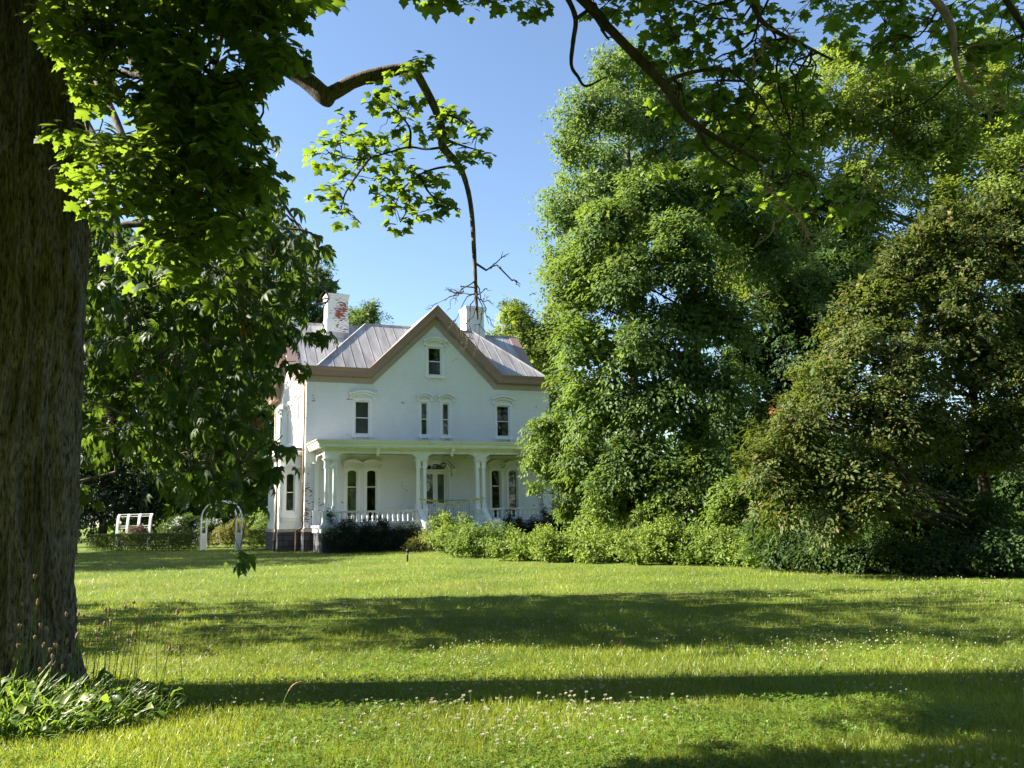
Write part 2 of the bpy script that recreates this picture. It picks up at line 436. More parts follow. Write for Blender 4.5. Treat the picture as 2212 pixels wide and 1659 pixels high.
class MB:
    def __init__(s): s.v = []; s.f = []; s.m = []
    def add(s, vs, fs, mi=0):
        b = len(s.v); s.v += [tuple(v) for v in vs]
        s.f += [tuple(b + i for i in f) for f in fs]; s.m += [mi] * len(fs)
    def box(s, x0, x1, y0, y1, z0, z1, mi=0):
        s.add([(x0, y0, z0), (x1, y0, z0), (x1, y1, z0), (x0, y1, z0), (x0, y0, z1), (x1, y0, z1), (x1, y1, z1), (x0, y1, z1)],
              [(0, 3, 2, 1), (4, 5, 6, 7), (0, 1, 5, 4), (1, 2, 6, 5), (2, 3, 7, 6), (3, 0, 4, 7)], mi)
    def prism(s, pts, y0, y1, mi=0, fr=None):
        """outline in (u, z), extruded from y0 to y1; fr maps (u, y, z) to local"""
        n = len(pts)
        a = sum(pts[i][0] * pts[(i + 1) % n][1] - pts[(i + 1) % n][0] * pts[i][1] for i in range(n))
        if a < 0: pts = pts[::-1]
        fr = fr or (lambda u, y, z: (u, y, z))
        vs = [fr(u, y0, z) for u, z in pts] + [fr(u, y1, z) for u, z in pts]
        fs = [tuple(range(n)), tuple(range(2 * n - 1, n - 1, -1))] + [(i, i + n, (i + 1) % n + n, (i + 1) % n) for i in range(n)]
        s.add(vs, fs, mi)
    def tube(s, path, rad, k=7, mi=0, cap=True):
        v, f = tube_geo(path, rad, k, cap); s.add(v, f, mi)
    def lathe(s, cx, cy, prof, k=10, mi=0):
        vs = []; fs = []
        for r, z in prof:
            for i in range(k):
                a = 2 * math.pi * i / k; vs.append((cx + r * math.cos(a), cy + r * math.sin(a), z))
        for j in range(len(prof) - 1):
            for i in range(k):
                fs.append((j * k + i, j * k + (i + 1) % k, (j + 1) * k + (i + 1) % k, (j + 1) * k + i))
        fs.append(tuple(range(k - 1, -1, -1))); fs.append(tuple((len(prof) - 1) * k + i for i in range(k)))
        s.add(vs, fs, mi)
    def build(s, name, mats, parent=None, smooth=False, uv=True):
        return finish(name, s.v, s.f, mats, s.m, parent, smooth, uv)


def tube_geo(path, rad, k=7, cap=True):
    P = np.asarray(path, float); n = len(P)
    R = np.full(n, rad, float) if np.isscalar(rad) else np.asarray(rad, float)
    T = np.gradient(P, axis=0); T /= np.linalg.norm(T, axis=1)[:, None] + 1e-9
    up = np.array([0.3, 0.9, 0.2]) if abs(T[:, 2]).mean() > .6 else np.array([0, 0, 1.])
    vs = []
    X = np.cross(T[0], up); X /= np.linalg.norm(X) + 1e-9
    a = np.arange(k) * 2 * math.pi / k
    for i in range(n):
        X = X - T[i] * (X @ T[i]); X /= np.linalg.norm(X) + 1e-9
        Y = np.cross(T[i], X)
        vs.append(P[i] + R[i] * (np.cos(a)[:, None] * X + np.sin(a)[:, None] * Y))
    vs = np.concatenate(vs)
    fs = [(j * k + i, j * k + (i + 1) % k, (j + 1) * k + (i + 1) % k, (j + 1) * k + i) for j in range(n - 1) for i in range(k)]
    if cap: fs += [tuple(range(k - 1, -1, -1)), tuple((n - 1) * k + i for i in range(k))]
    return vs, fs


def spline(pts, n=4):
    """Catmull-Rom through the points"""
    P = np.asarray(pts, float)
    if len(P) < 3: return P
    Q = np.vstack([2 * P[0] - P[1], P, 2 * P[-1] - P[-2]])
    out = []
    for i in range(1, len(Q) - 2):
        for t in np.linspace(0, 1, n, endpoint=False):
            a, b, c, d = Q[i - 1], Q[i], Q[i + 1], Q[i + 2]
            out.append(.5 * (2 * b + (c - a) * t + (2 * a - 5 * b + 4 * c - d) * t * t + (3 * b - a - 3 * c + d) * t ** 3))
    out.append(P[-1])
    return np.array(out)


# ------------------------------------------------------------------ leaves
def unit(v): return v / (np.linalg.norm(v, axis=-1, keepdims=True) + 1e-9)


def T_leaf(w=.5, droop=.12, fold=.08):           # pointed leaf, two folded halves; tip along +x
    return np.array([(0, 0, 0), (.45, w / 2, fold), (1, 0, -droop), (.45, -w / 2, fold)]), [(0, 2, 1), (0, 3, 2)]


def T_oval(w=.45, droop=.2):
    v = np.array([(0, 0, 0), (.3, w * .36, .03), (.68, w * .5, .0), (1, 0, -droop), (.68, -w * .5, .0), (.3, -w * .36, .03), (.5, 0, -.02)])
    return v, [(0, 6, 1), (1, 6, 2), (2, 6, 3), (3, 6, 4), (4, 6, 5), (5, 6, 0)]


def T_maple():
    o = [(0, 0), (-.10, .20), (.02, .26), (-.02, .46), (.18, .36), (.32, .62), (.44, .56), (.50, .40), (.58, .20), (.70, .27), (.80, .14), (1.02, 0)]
    o = o + [(x, -y) for x, y in o[-2:0:-1]]
    v = [(x, y, -.16 * (x * x) - .22 * y * y) for x, y in o] + [(.36, 0, .05)]
    c = len(v) - 1; n = len(o)
    return np.array(v), [(i, (i + 1) % n, c) for i in range(n)]


def T_palmate(k=6):
    """leaflets fanned round the stalk end, hanging"""
    lv, lf = T_oval(.36, .28); vs = []; fs = []
    for i in range(k):
        a = (i - (k - 1) / 2) * 2.35 / (k - 1) * 1.2
        s = 1 - .16 * abs(i - (k - 1) / 2)
        R = np.array([(math.cos(a), -math.sin(a), 0), (math.sin(a), math.cos(a), 0), (0, 0, 1)])
        w = lv * s
        w = w @ R.T; w[:, 2] -= .34 * (w[:, 0] ** 2 + w[:, 1] ** 2)
        b = len(vs) * 0 + sum(len(x) for x in vs)
        fs += [tuple(b + j for j in f) for f in lf]; vs.append(w)
    return np.vstack(vs), fs


def T_pinnate(k=6, w=.16):
    vs = []; fs = []
    for i in range(k):
        x = .12 + .8 * i / (k - 1)
        L = .30 * (1 - .45 * abs(i / (k - 1) - .35))
        for sgn in (1, -1):
            b = len(vs); zz = -.28 * x * x
            vs += [(x, 0, zz), (x + .06, sgn * L * .55, zz + .0), (x + .12, sgn * L, zz - .08), (x + w * .9, sgn * L * .5, zz)]
            fs += [(b, b + 1, b + 2), (b, b + 2, b + 3)]
    b = len(vs); vs += [(.9, .03, -.24), (1.12, 0, -.36), (.9, -.03, -.24)]; fs += [(b, b + 1, b + 2)]
    return np.array(vs), fs


def leaf_mesh(name, tpl, pos, tip, nrm, size, mats, parent=None, extra=None, mi=None):
    """many leaves as one mesh: one template placed at pos, tip direction tip, face normal near nrm"""
    tv, tf = tpl
    pos = np.asarray(pos, float); n = len(pos)
    x = unit(np.asarray(tip, float)); z = np.asarray(nrm, float)
    z = unit(z - x * (x * z).sum(1, keepdims=True)); y = np.cross(z, x)
    s = np.broadcast_to(np.asarray(size, float), (n,))[:, None, None]
    R = np.stack([x, y, z], axis=2)                                   # columns
    V = np.einsum('nij,kj->nki', R, tv) * s + pos[:, None, :]
    k = len(tv); V = V.reshape(-1, 3)
    tf3 = np.array(tf, dtype=np.int64)
    Fv = (tf3[None] + (np.arange(n) * k)[:, None, None]).reshape(-1, tf3.shape[1])
    me = bpy.data.meshes.new(name)
    nf, c = Fv.shape
    me.vertices.add(len(V)); me.vertices.foreach_set('co', V.astype(np.float32).ravel())
    me.loops.add(nf * c); me.loops.foreach_set('vertex_index', Fv.astype(np.int32).ravel())
    me.polygons.add(nf); me.polygons.foreach_set('loop_start', (np.arange(nf) * c).astype(np.int32))
    me.polygons.foreach_set('loop_total', np.full(nf, c, dtype=np.int32))
    for m in (mats if isinstance(mats, (list, tuple)) else [mats]): me.materials.append(m)
    if mi is not None: me.polygons.foreach_set('material_index', np.repeat(np.asarray(mi, dtype=np.int32), len(tf)))
    me.update(calc_edges=True)
    o = bpy.data.objects.new(name, me)
    COL.objects.link(o)
    if parent: o.parent = parent
    return o


def vnoise(x, y, px_, seed):
    """value noise, periodic in x with period px_"""
    r_ = np.random.default_rng(seed); T = r_.random((px_, 512))
    xi = np.floor(x).astype(int); yi = np.floor(y).astype(int); fx = x - xi; fy = y - yi
    fx = fx * fx * (3 - 2 * fx); fy = fy * fy * (3 - 2 * fy)
    g_ = lambda i, j: T[i % px_, j % 512]
    return (g_(xi, yi) * (1 - fx) + g_(xi + 1, yi) * fx) * (1 - fy) + (g_(xi, yi + 1) * (1 - fx) + g_(xi + 1, yi + 1) * fx) * fy


def rand_unit(n): return unit(RNG.normal(size=(n, 3)))


def blob_clumps(blobs, per):
    """clump centres spread through ellipsoids, most of them near the surface; per = clumps for each square metre of outline"""
    C, Ctr = [], []
    for (c, r) in blobs:
        r = np.asarray(r, float) * np.ones(3)
        n = max(4, int(per * math.pi * (r.prod() ** (2 / 3.))))
        d = rand_unit(n); d[:, 2] = np.where(d[:, 2] < -.75, -d[:, 2], d[:, 2])
        rad = RNG.uniform(.12, 1.0, n) ** .42
        kd = rand_unit(9); amp = RNG.uniform(-.34, .30, 9)            # bulges and hollows
        rad = rad * (1 + (np.maximum(d @ kd.T, 0) ** 7 @ amp))
        rad = np.where(RNG.random(n) < .05, rad * RNG.uniform(1.08, 1.28, n), rad)
        p = np.asarray(c) + d * rad[:, None] * r
        C.append(p); Ctr.append(np.repeat(np.asarray(c, float)[None], n, 0))
    return np.vstack(C), np.vstack(Ctr)


def spray_leaves(C, Ctr, shoots, per_shoot, length, up=.35, outw=.8, jit=.05, droop=.35):
    """leaves along shoots that leave each clump centre"""
    n = len(C)
    out = unit(C - Ctr + RNG.normal(size=C.shape) * .2)
    S = np.repeat(out, shoots, 0) * outw + rand_unit(n * shoots) * .75
    S[:, 2] += up
    S = unit(S)
    L = RNG.uniform(.55, 1.1, n * shoots) * length
    O = np.repeat(C, shoots, 0) + RNG.normal(size=(n * shoots, 3)) * length * .22
    t = np.tile((np.arange(per_shoot) + .6) / per_shoot, n * shoots)
    S2 = np.repeat(S, per_shoot, 0); O2 = np.repeat(O, per_shoot, 0); L2 = np.repeat(L, per_shoot)
    P = O2 + S2 * (L2 * t)[:, None] + RNG.normal(size=S2.shape) * jit
    P[:, 2] -= .25 * L2 * t * t
    side = unit(np.cross(S2, rand_unit(len(S2))))
    tip = unit(side * .8 + S2 * .6 + rand_unit(len(S2)) * .35 - np.array([0, 0, droop]))
    nrm = unit(np.array([0, 0, .75]) + rand_unit(len(S2)) * .75 + np.repeat(np.repeat(out, shoots, 0), per_shoot, 0) * .5)
    return P, tip, nrm


def fan_leaves(C, Ctr, per, rad, flat=.2, droop=.35, tilt=.8, jit=.38):
    """leaves in flat overlapping sprays, one spray round each clump centre, tilted outwards"""
    n = len(C)
    out = unit(C - Ctr + RNG.normal(size=C.shape) * .25)
    nz = unit(np.array([0, 0, 1.]) + out * tilt * np.array([1, 1, .3]) + RNG.normal(size=C.shape) * .25)
    a = unit(np.cross(nz, rand_unit(n))); b = np.cross(nz, a)
    th = RNG.uniform(0, 2 * math.pi, (n, per)); rr = np.sqrt(RNG.random((n, per))) * RNG.uniform(.6, 1.3, (n, 1)) * rad
    rr *= 1 + .35 * np.sin(th * 3 + RNG.uniform(0, 6.28, (n, 1)))
    dirv = np.cos(th)[..., None] * a[:, None] + np.sin(th)[..., None] * b[:, None]
    P = C[:, None] + dirv * rr[..., None] + nz[:, None] * (RNG.normal(size=(n, per)) * flat * rad)[..., None]
    P[..., 2] -= .35 * rr ** 2 / rad
    P = P.reshape(-1, 3); dirv = dirv.reshape(-1, 3); k = n * per
    tip = unit(dirv + np.repeat(out, per, 0) * .5 + rand_unit(k) * .55 - np.array([0, 0, droop]))
    nrm = unit(np.repeat(nz, per, 0) + rand_unit(k) * jit)
    return P, tip, nrm


def limb_path(a, b, sag=.15, n=6, wob=.05):
    a, b = np.asarray(a, float), np.asarray(b, float)
    t = np.linspace(0, 1, n)[:, None]
    L = np.linalg.norm(b - a)
    p = a + (b - a) * t
    p[:, 2:3] += sag * L * np.sin(t * math.pi) * .6
    p[1:-1] += RNG.normal(size=(n - 2, 3)) * wob * L
    return p


def make_tree(name, label, cat, base, top, blobs, mats, r0=.25, per=3.0, shoots=5, pshoot=7, length=.55, size=.13, tpl=None, cov=3.4, fan=True, core=2.1,
              group=None, limbs=1, up=.35, droop=.35, jit=.05, extra=None, trunk_pts=None, crown='crown', twigs=14, lean=.0):
    """a tree: trunk with limbs to every mass of its crown, twigs to the clumps, and the crown of leaves"""
    root = empty(name, tuple(base)); tag(root, label, cat, group)
    b0 = np.asarray(base, float); tp = np.asarray(top, float)
    trunk = spline(trunk_pts if trunk_pts is not None else [b0, b0 * .7 + tp * .3 + RNG.normal(size=3) * .1, b0 * .35 + tp * .65 + RNG.normal(size=3) * .15, tp], 5)
    mb = MB()
    n = len(trunk); rr = r0 * (1 - .85 * np.linspace(0, 1, n) ** .8); rr[0] *= 1.35
    mb.tube(trunk - b0, rr, 9)
    for (c, r) in blobs:
        c = np.asarray(c, float); r = np.asarray(r, float) * np.ones(3)
        k = int(np.clip(np.searchsorted(trunk[:, 2], c[2] - .55 * abs(np.linalg.norm((c - trunk[n // 2])[:2]))), 2, n - 1))
        a = trunk[k]
        for j in range(limbs):
            e = c + rand_unit(1)[0] * r * .45
            lp = spline(limb_path(a, e, .12, 4), 3); ra = max(.35 * rr[k], .02) if limbs == 1 else max(.3 * rr[k], .018)
            mb.tube(lp - b0, np.linspace(ra, ra * .3, len(lp)), 6, cap=False)
            for q in range(twigs // limbs):
                s = lp[RNG.integers(len(lp) // 2, len(lp))]
                d = rand_unit(1)[0]; d[2] = abs(d[2]) * .6 + .1
                tw = limb_path(s, c + d * r * .85, .1, 4, .06)
                mb.tube(tw - b0, np.linspace(max(ra * .28, .009), .006, 4), 4, cap=False)
    mb.build('trunk', mats[0], root, smooth=True, uv=False)
    C, Ctr = blob_clumps(blobs, cov / (shoots * pshoot * size * size * .24))
    if fan: P, tip, nrm = fan_leaves(C, Ctr, shoots * pshoot, length * .75, droop=droop)
    else: P, tip, nrm = spray_leaves(C, Ctr, shoots, pshoot, length, up=up, droop=droop, jit=jit)
    sz = size * RNG.uniform(.65, 1.25, len(P))
    if core:                                                         # the dense middle of each mass
        cp_, cs = [], size * 2.3
        for (c, r) in blobs:
            r = np.asarray(r, float) * np.ones(3); q = int(core * math.pi * r.prod() ** (2 / 3.) / (cs * cs * .24))
            cp_.append(np.asarray(c) + rand_unit(q) * (RNG.random(q) ** .5)[:, None] * r * .68)
        cp_ = np.vstack(cp_); k = len(cp_)
        P = np.vstack([P, cp_]); tip = np.vstack([tip, rand_unit(k)]); nrm = np.vstack([nrm, rand_unit(k)]); sz = np.concatenate([sz, cs * RNG.uniform(.7, 1.2, k)])
    lm = [mats[1]]; mi = None
    if extra:
        lm.append(extra[0]); mi = (RNG.random(len(C)) < extra[1]).astype(int).repeat(shoots * pshoot); mi = np.concatenate([mi, np.zeros(len(P) - len(mi), int)])
    leaf_mesh(crown, tpl or T_leaf(), P - b0, tip, nrm, sz, lm, root, mi=mi)
    return root


def B(x, y, r, Y, dy=None, ry=None):
    """crown mass seen at x, y with radius r photograph pixels at distance Y"""
    m = r / FPX * Y
    return (at(x, y, Y), (m, (ry or m * .9), m * (dy or 1.0)))


# ------------------------------------------------------------------ ground
g = MB()
g.add([(-600, -400, 0), (600, -400, 0), (600, 900, 0), (-600, 900, 0)], [(0, 1, 2, 3)])
tag(g.build('lawn', MAT['lawn'], uv=False), 'sunlit mown lawn with clover patches in front of the white house', 'lawn', kind='structure')

# ------------------------------------------------------------------ house (local axes: u along the front, v into the house, z up)
YAW = math.radians(23.378)
HW, HL = 14.118, 11.8                   # front width, side length
HM, VM = HW / 2, 5.9                    # gable centres
house = empty('brick_house', (-10.786, 43.0, 0.0), YAW)
tag(house, 'white painted brick two-storey house with metal roof, front gable and columned porch', 'house')
U3 = np.array([math.cos(YAW), math.sin(YAW), 0]); V3 = np.array([-math.sin(YAW), math.cos(YAW), 0])


def hw_(u, v, z): return np.array([-10.786, 43.0, 0]) + u * U3 + v * V3 + np.array([0, 0, z])


FRONT = lambda a, d, z: (a, -d, z)      # a along the wall, d outwards
LEFT = lambda a, d, z: (-d, a, z)
BAYF = lambda a, d, z: (a, 1.2 - d, z)


def recalc(o):
    bm = bmesh.new(); bm.from_mesh(o.data); bmesh.ops.recalc_face_normals(bm, faces=bm.faces); bm.to_mesh(o.data); bm.free()


def arch(cx, hw, z0, z1, rise, n=8):
    """opening outline with a segmental head (rise 0: square)"""
    if rise <= 0: return [(cx - hw, z0), (cx + hw, z0), (cx + hw, z1), (cx - hw, z1)]
    pts = [(cx - hw, z0), (cx + hw, z0)]
    for i in range(n + 1):
        t = 1 - 2 * i / n
        pts.append((cx + hw * t, z1 - rise + rise * math.sqrt(max(0, 1 - t * t)) if rise > .3 * hw else z1 - rise * t * t))
    return pts


def cut(o, cutters):
    """real openings in a wall"""
    c = MB()
    for pts, fr in cutters: c.prism(pts, -.8, 1.2, fr=lambda u, y, z, fr=fr: fr(u, -y, z))
    co = c.build('opening', MAT['dark'], uv=False); recalc(co); recalc(o)
    co.matrix_world = Matrix(); 
    p = o.parent; o.parent = None
    md = o.modifiers.new('cut', 'BOOLEAN'); md.operation = 'DIFFERENCE'; md.solver = 'EXACT'; md.object = co
    dg = bpy.context.evaluated_depsgraph_get()
    me = bpy.data.meshes.new_from_object(o.evaluated_get(dg))
    o.modifiers.clear(); old = o.data; o.data = me; bpy.data.meshes.remove(old)
    o.parent = p
    me.uv_layers.active and me.uv_layers.remove(me.uv_layers.active)
    box_uv(me)
    cm = co.data; bpy.data.objects.remove(co); bpy.data.meshes.remove(cm)


def gable_outline(L, c, off=.3, z0=.9):
    s = 3.554; h = off
    return [(0.0, z0), (L, z0), (L, 8.8 + h), (c + s - .13 * h / .3, 8.8 + h), (c, 12.3 + h * 1.40), (c - s + .13 * h / .3, 8.8 + h), (0.0, 8.8 + h)]


CUTF, CUTL, CUTB = [], [], []
# front wall, side walls, back wall
w = MB(); w.prism(gable_outline(HW, HM), 0, .35); front_wall = w.build('wall', MAT['brick'], house)
w = MB(); w.prism([(a if a > 0.01 else .35, z) for a, z in gable_outline(HL, VM)], 0, .35, fr=lambda u, y, z: (y, u, z)); left_wall = w.build('wall', MAT['brick_side'], house)
w = MB(); w.prism([(a if a > 0.01 else .35, z) for a, z in gable_outline(HL, VM)], HW - .35, HW, fr=lambda u, y, z: (y, u, z)); w.build('wall', MAT['brick_side'], house)
w = MB(); w.box(.35, HW - .35, HL - .35, HL - .002, .9, 9.1); w.build('wall', MAT['brick_side'], house)
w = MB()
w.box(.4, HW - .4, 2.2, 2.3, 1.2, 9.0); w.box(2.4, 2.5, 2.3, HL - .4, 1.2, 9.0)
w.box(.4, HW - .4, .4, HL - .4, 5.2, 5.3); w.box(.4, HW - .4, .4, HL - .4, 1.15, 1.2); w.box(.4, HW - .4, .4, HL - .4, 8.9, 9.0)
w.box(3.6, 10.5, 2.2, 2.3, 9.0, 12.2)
w.build('darkened_partition', MAT['dark'], house)  # painted near-black to stand for the unlit depth behind the windows
w = MB(); w.box(-.05, HW + .05, -.05, HL + .05, -.2, 1.0); w.build('foundation', MAT['stone'], house)
w = MB(); w.box(-.075, HW + .075, -.075, HL + .075, 1.002, 1.16); w.build('sill_course', MAT['band'], house)


def ring(mb, outer, inner, d0, d1, fr, mi=0):
    n = len(outer)
    vs = [fr(a, d0, z) for a, z in outer] + [fr(a, d0, z) for a, z in inner] + [fr(a, d1, z) for a, z in outer] + [fr(a, d1, z) for a, z in inner]
    fs = []
    for i in range(n):
        j = (i + 1) % n
        fs += [(2 * n + i, 2 * n + j, 3 * n + j, 3 * n + i), (i, j, 2 * n + j, 2 * n + i), (n + j, n + i, 3 * n + i, 3 * n + j), (j, i, n + i, n + j)]
    mb.add(vs, fs, mi)


def fbox(mb, fr, a0, a1, d0, d1, z0, z1, mi=0):
    c = [fr(a, d, z) for z in (z0, z1) for a, d in ((a0, d0), (a1, d0), (a1, d1), (a0, d1))]
    mb.add(c, [(0, 3, 2, 1), (4, 5, 6, 7), (0, 1, 5, 4), (1, 2, 6, 5), (2, 3, 7, 6), (3, 0, 4, 7)], mi)


def arc_band(mb, fr, cx, hw, zc, rise, th, d0, d1, ear=.1, n=14, mi=0):
    """segmental moulding: springs at zc, crown rise above it, thickness th, little flat ears"""
    lo, hi = [], []
    for i in range(n + 1):
        t = -1 + 2 * i / n
        z = zc + rise * (1 - t * t)
        lo.append((cx + hw * t, z)); hi.append((cx + hw * t, z + th))
    if ear:
        lo = [(cx - hw - ear, zc), *lo, (cx + hw + ear, zc)]; hi = [(cx - hw - ear, zc + th), *hi, (cx + hw + ear, zc + th)]
    k = len(lo)
    vs = [fr(a, d0, z) for a, z in lo] + [fr(a, d0, z) for a, z in hi] + [fr(a, d1, z) for a, z in lo] + [fr(a, d1, z) for a, z in hi]
    fs = []
    for i in range(k - 1):
        fs += [(2 * k + i, 2 * k + i + 1, 3 * k + i + 1, 3 * k + i), (k + i, k + i + 1, 3 * k + i + 1, 3 * k + i), (i + 1, i, 2 * k + i, 2 * k + i + 1)]
    fs += [(0, k, 3 * k, 2 * k), (k - 1, 2 * k - 1, 4 * k - 1, 3 * k - 1)]
    mb.add(vs, fs, mi)


def window(fr, cuts, cx, z0, z1, hw, hood=.62, rise=0.0, sill=True, blind=None, parent=None, label=None, hood_z=None, casing=.11, rail=.5):
    op = arch(cx, hw, z0, z1, rise)
    cuts.append((op, fr))
    f = MB()
    if casing:
        g1 = arch(cx, hw + casing, z0 - .0, z1 + (.13 if rise == 0 else .09), rise + (.0 if rise == 0 else .02)); 
        ring(f, g1, arch(cx, hw + .002, z0 + .002, z1 + .002, rise), .0, .035, fr)
    i1 = arch(cx, hw - .045, z0 + .045, z1 - .045, rise)
    ring(f, arch(cx, hw - .001, z0 + .001, z1 - .001, rise), i1, -.14, -.02, fr)
    zm = z0 + (z1 - z0) * rail
    i2 = arch(cx, hw - .085, z0 + .10, z1 - .085, rise)
    ring(f, arch(cx, hw - .046, z0 + .046, z1 - .046, rise), i2, -.135, -.09, fr)
    fbox(f, fr, cx - hw + .05, cx + hw - .05, -.125, -.08, zm - .022, zm + .022)
    o = f.build('window', MAT['white'], parent or house)
    if label: o['label'] = label
    p = MB(); pts = arch(cx, hw - .06, z0 + .06, z1 - .06, rise)
    p.add([fr(a, -.11, z) for a, z in pts], [tuple(range(len(pts)))])
    if parent is None:
        p.build('pane', MAT['glass'], o)
        if blind:
            b = MB(); mt, za, zb, a0, a1 = blind
            x = np.linspace(cx + a0 * hw, cx + a1 * hw, 17)
            vs = [fr(a, -.24 + (.02 * (i % 2) if mt == 'curtain' else 0), z) for i, a in enumerate(x) for z in (z0 + za * (z1 - z0), z0 + zb * (z1 - z0))]
            b.add(vs, [(2 * i, 2 * i + 2, 2 * i + 3, 2 * i + 1) for i in range(16)])
            b.build('curtain' if mt == 'curtain' else 'blind', MAT[mt], o)
        if hood:
            h = MB(); hz = hood_z or z1 + .16
            make_hood(h, fr, [cx], hood, hz)
            h.build('hood', MAT['white'], o)
        if sill:
            s = MB(); fbox(s, fr, cx - hw - .16, cx + hw + .16, 0, .13, z0 - .13, z0 - .005)
            for q in (-1, 1): fbox(s, fr, cx + q * hw - .05, cx + q * hw + .05, 0, .1, z0 - .23, z0 - .131)
            s.build('sill', MAT['white'], o)
    else:
        p.build('pane', MAT['glass'], o)
    return o


def make_hood(h, fr, cxs, hw, zc, rise=.16, ear=.1, dent=True):
    for cx in cxs:
        e = ear if len(cxs) == 1 else 0
        arc_band(h, fr, cx, hw - .04, zc, rise, .10, .035, .09, e * .7)
        arc_band(h, fr, cx, hw, zc + .14, rise, .08, .035, .20, e)
        arc_band(h, fr, cx, hw, zc + .101, rise, .038, .035, .10, e * .9)
        if dent:
            n = int(hw / .062)
            for i in range(n):
                t = -1 + 2 * (i + .5) / n; z = zc + .101 + rise * (1 - t * t)
                fbox(h, fr, cx + hw * t - .02, cx + hw * t + .02, .10, .155, z - .005, z + .036)
        fbox(h, fr, cx - hw - e * .8, cx - hw + .12, .036, .10, zc - .1, zc - .002)
        fbox(h, fr, cx + hw - .12, cx + hw + e * .8, .036, .10, zc - .1, zc - .002)


# first floor, attic, porch windows
window(FRONT, CUTF, HM - 4.10, 6.03, 7.89, .42, hood=.66, blind=('blind', .05, 1, -.95, .95))
window(FRONT, CUTF, HM + 4.10, 6.03, 7.89, .42, hood=.66)
window(FRONT, CUTF, HM - .624, 6.04, 7.92, .225, hood=.40, blind=('curtain', .05, .42, -.9, .9))
window(FRONT, CUTF, HM + .624, 6.04, 7.92, .225, hood=.40, blind=('curtain', .5, 1, -.9, .9))
window(FRONT, CUTF, HM, 9.42, 11.08, .415, hood=.60, blind=('curtain', .08, .55, -.8, .8))
for q in (-1, 1):
    pair = []
    for k in (-1, 1):
        cx = HM + q * 4.095 + k * .52
        pair.append(window(FRONT, CUTF, cx, 1.42, 4.22, .31, hood=None, rise=.10, sill=False, rail=.66,
                           blind=('curtain', .02, .62, -.1, .95) if (q, k) == (-1, -1) else None))
    h = MB(); make_hood(h, FRONT, [HM + q * 4.095 - .52, HM + q * 4.095 + .52], .52, 4.34, rise=.18, dent=False)
    h.build('hood', MAT['mildew'], pair[0])
# side windows
for v, zt, hwid, hd in ((2.35, 8.0, .42, .62), (5.35, 7.9, .25, .42), (6.45, 7.9, .25, .42), (9.3, 8.0, .42, .62)):
    window(LEFT, CUTL, v, 6.0, zt, hwid, hood=hd)
window(LEFT, CUTL, 5.9, 9.6, 11.0, .30, hood=.5)

# front door
CUTF.append((arch(HM, .74, 1.36, 4.62, .5), FRONT))
d = MB()
ring(d, arch(HM, .86, 1.36, 4.74, .55), arch(HM, .742, 1.36, 4.622, .5), 0, .05, FRONT)
ring(d, arch(HM, .74, 1.361, 4.62, .5), arch(HM, .64, 1.362, 4.5, .44), -.2, -.02, FRONT)
fbox(d, FRONT, HM - .64, HM + .64, -.2, -.05, 4.10, 4.20)
for s in (-1, 1):
    a0, a1 = (HM - .635, HM - .006) if s < 0 else (HM + .006, HM + .635)
    ring(d, [(a0, 1.38), (a1, 1.38), (a1, 4.09), (a0, 4.09)], [(a0 + .13, 2.33), (a1 - .13, 2.33), (a1 - .13, 3.94), (a0 + .13, 3.94)], -.17, -.12, FRONT)
    ring(d, [(a0 + .1, 1.55), (a1 - .1, 1.55), (a1 - .1, 2.2), (a0 + .1, 2.2)], [(a0 + .14, 1.6), (a1 - .14, 1.6), (a1 - .14, 2.15), (a0 + .14, 2.15)], -.12, -.10, FRONT)
door = d.build('door', MAT['white'], house)
p = MB()
p.add([FRONT(a, -.14, z) for a, z in ((HM - .52, 2.33), (HM - .12, 2.33), (HM - .12, 3.95), (HM - .52, 3.95))], [(0, 1, 2, 3)])
p.add([FRONT(a, -.14, z) for a, z in ((HM + .12, 2.33), (HM + .52, 2.33), (HM + .52, 3.95), (HM + .12, 3.95))], [(0, 1, 2, 3)])
fan = arch(HM, .65, 4.2, 4.5, .3)
p.add([FRONT(a, -.14, z) for a, z in fan], [tuple(range(len(fan)))])
p.build('pane', MAT['glass'], door)
p = MB()
for q in (-1, 1):
    x = np.linspace(HM + q * .32 - .2, HM + q * .32 + .2, 13)
    p.add([FRONT(a, -.26 + .02 * (i % 2), z) for i, a in enumerate(x) for z in (2.3, 3.95)], [(2 * i, 2 * i + 2, 2 * i + 3, 2 * i + 1) for i in range(12)])
p.build('curtain', MAT['curtain'], door)
p = MB(); p.lathe(HM - .06, 0, [(.01, -.035), (.03, -.02), (.035, 0), (.02, .02), (.01, .03)], 8); kb = p.build('handle', MAT['black'], door); kb.location = (0, .09, 2.25)
h = MB()
arc_band(h, FRONT, HM, .92, 4.22, .62, .10, .0, .12, 0); arc_band(h, FRONT, HM, 1.06, 4.26, .70, .09, .0, .26, .12)
for q in (-1, 1):
    fbox(h, FRONT, HM + q * 1.02 - .14, HM + q * 1.02 + .14, 0, .16, 4.06, 4.20); fbox(h, FRONT, HM + q * 1.02 - .10, HM + q * 1.02 + .10, 0, .12, 3.80, 4.055)
h.build('hood', MAT['mildew'], door)

cut(front_wall, CUTF); cut(left_wall, CUTL)


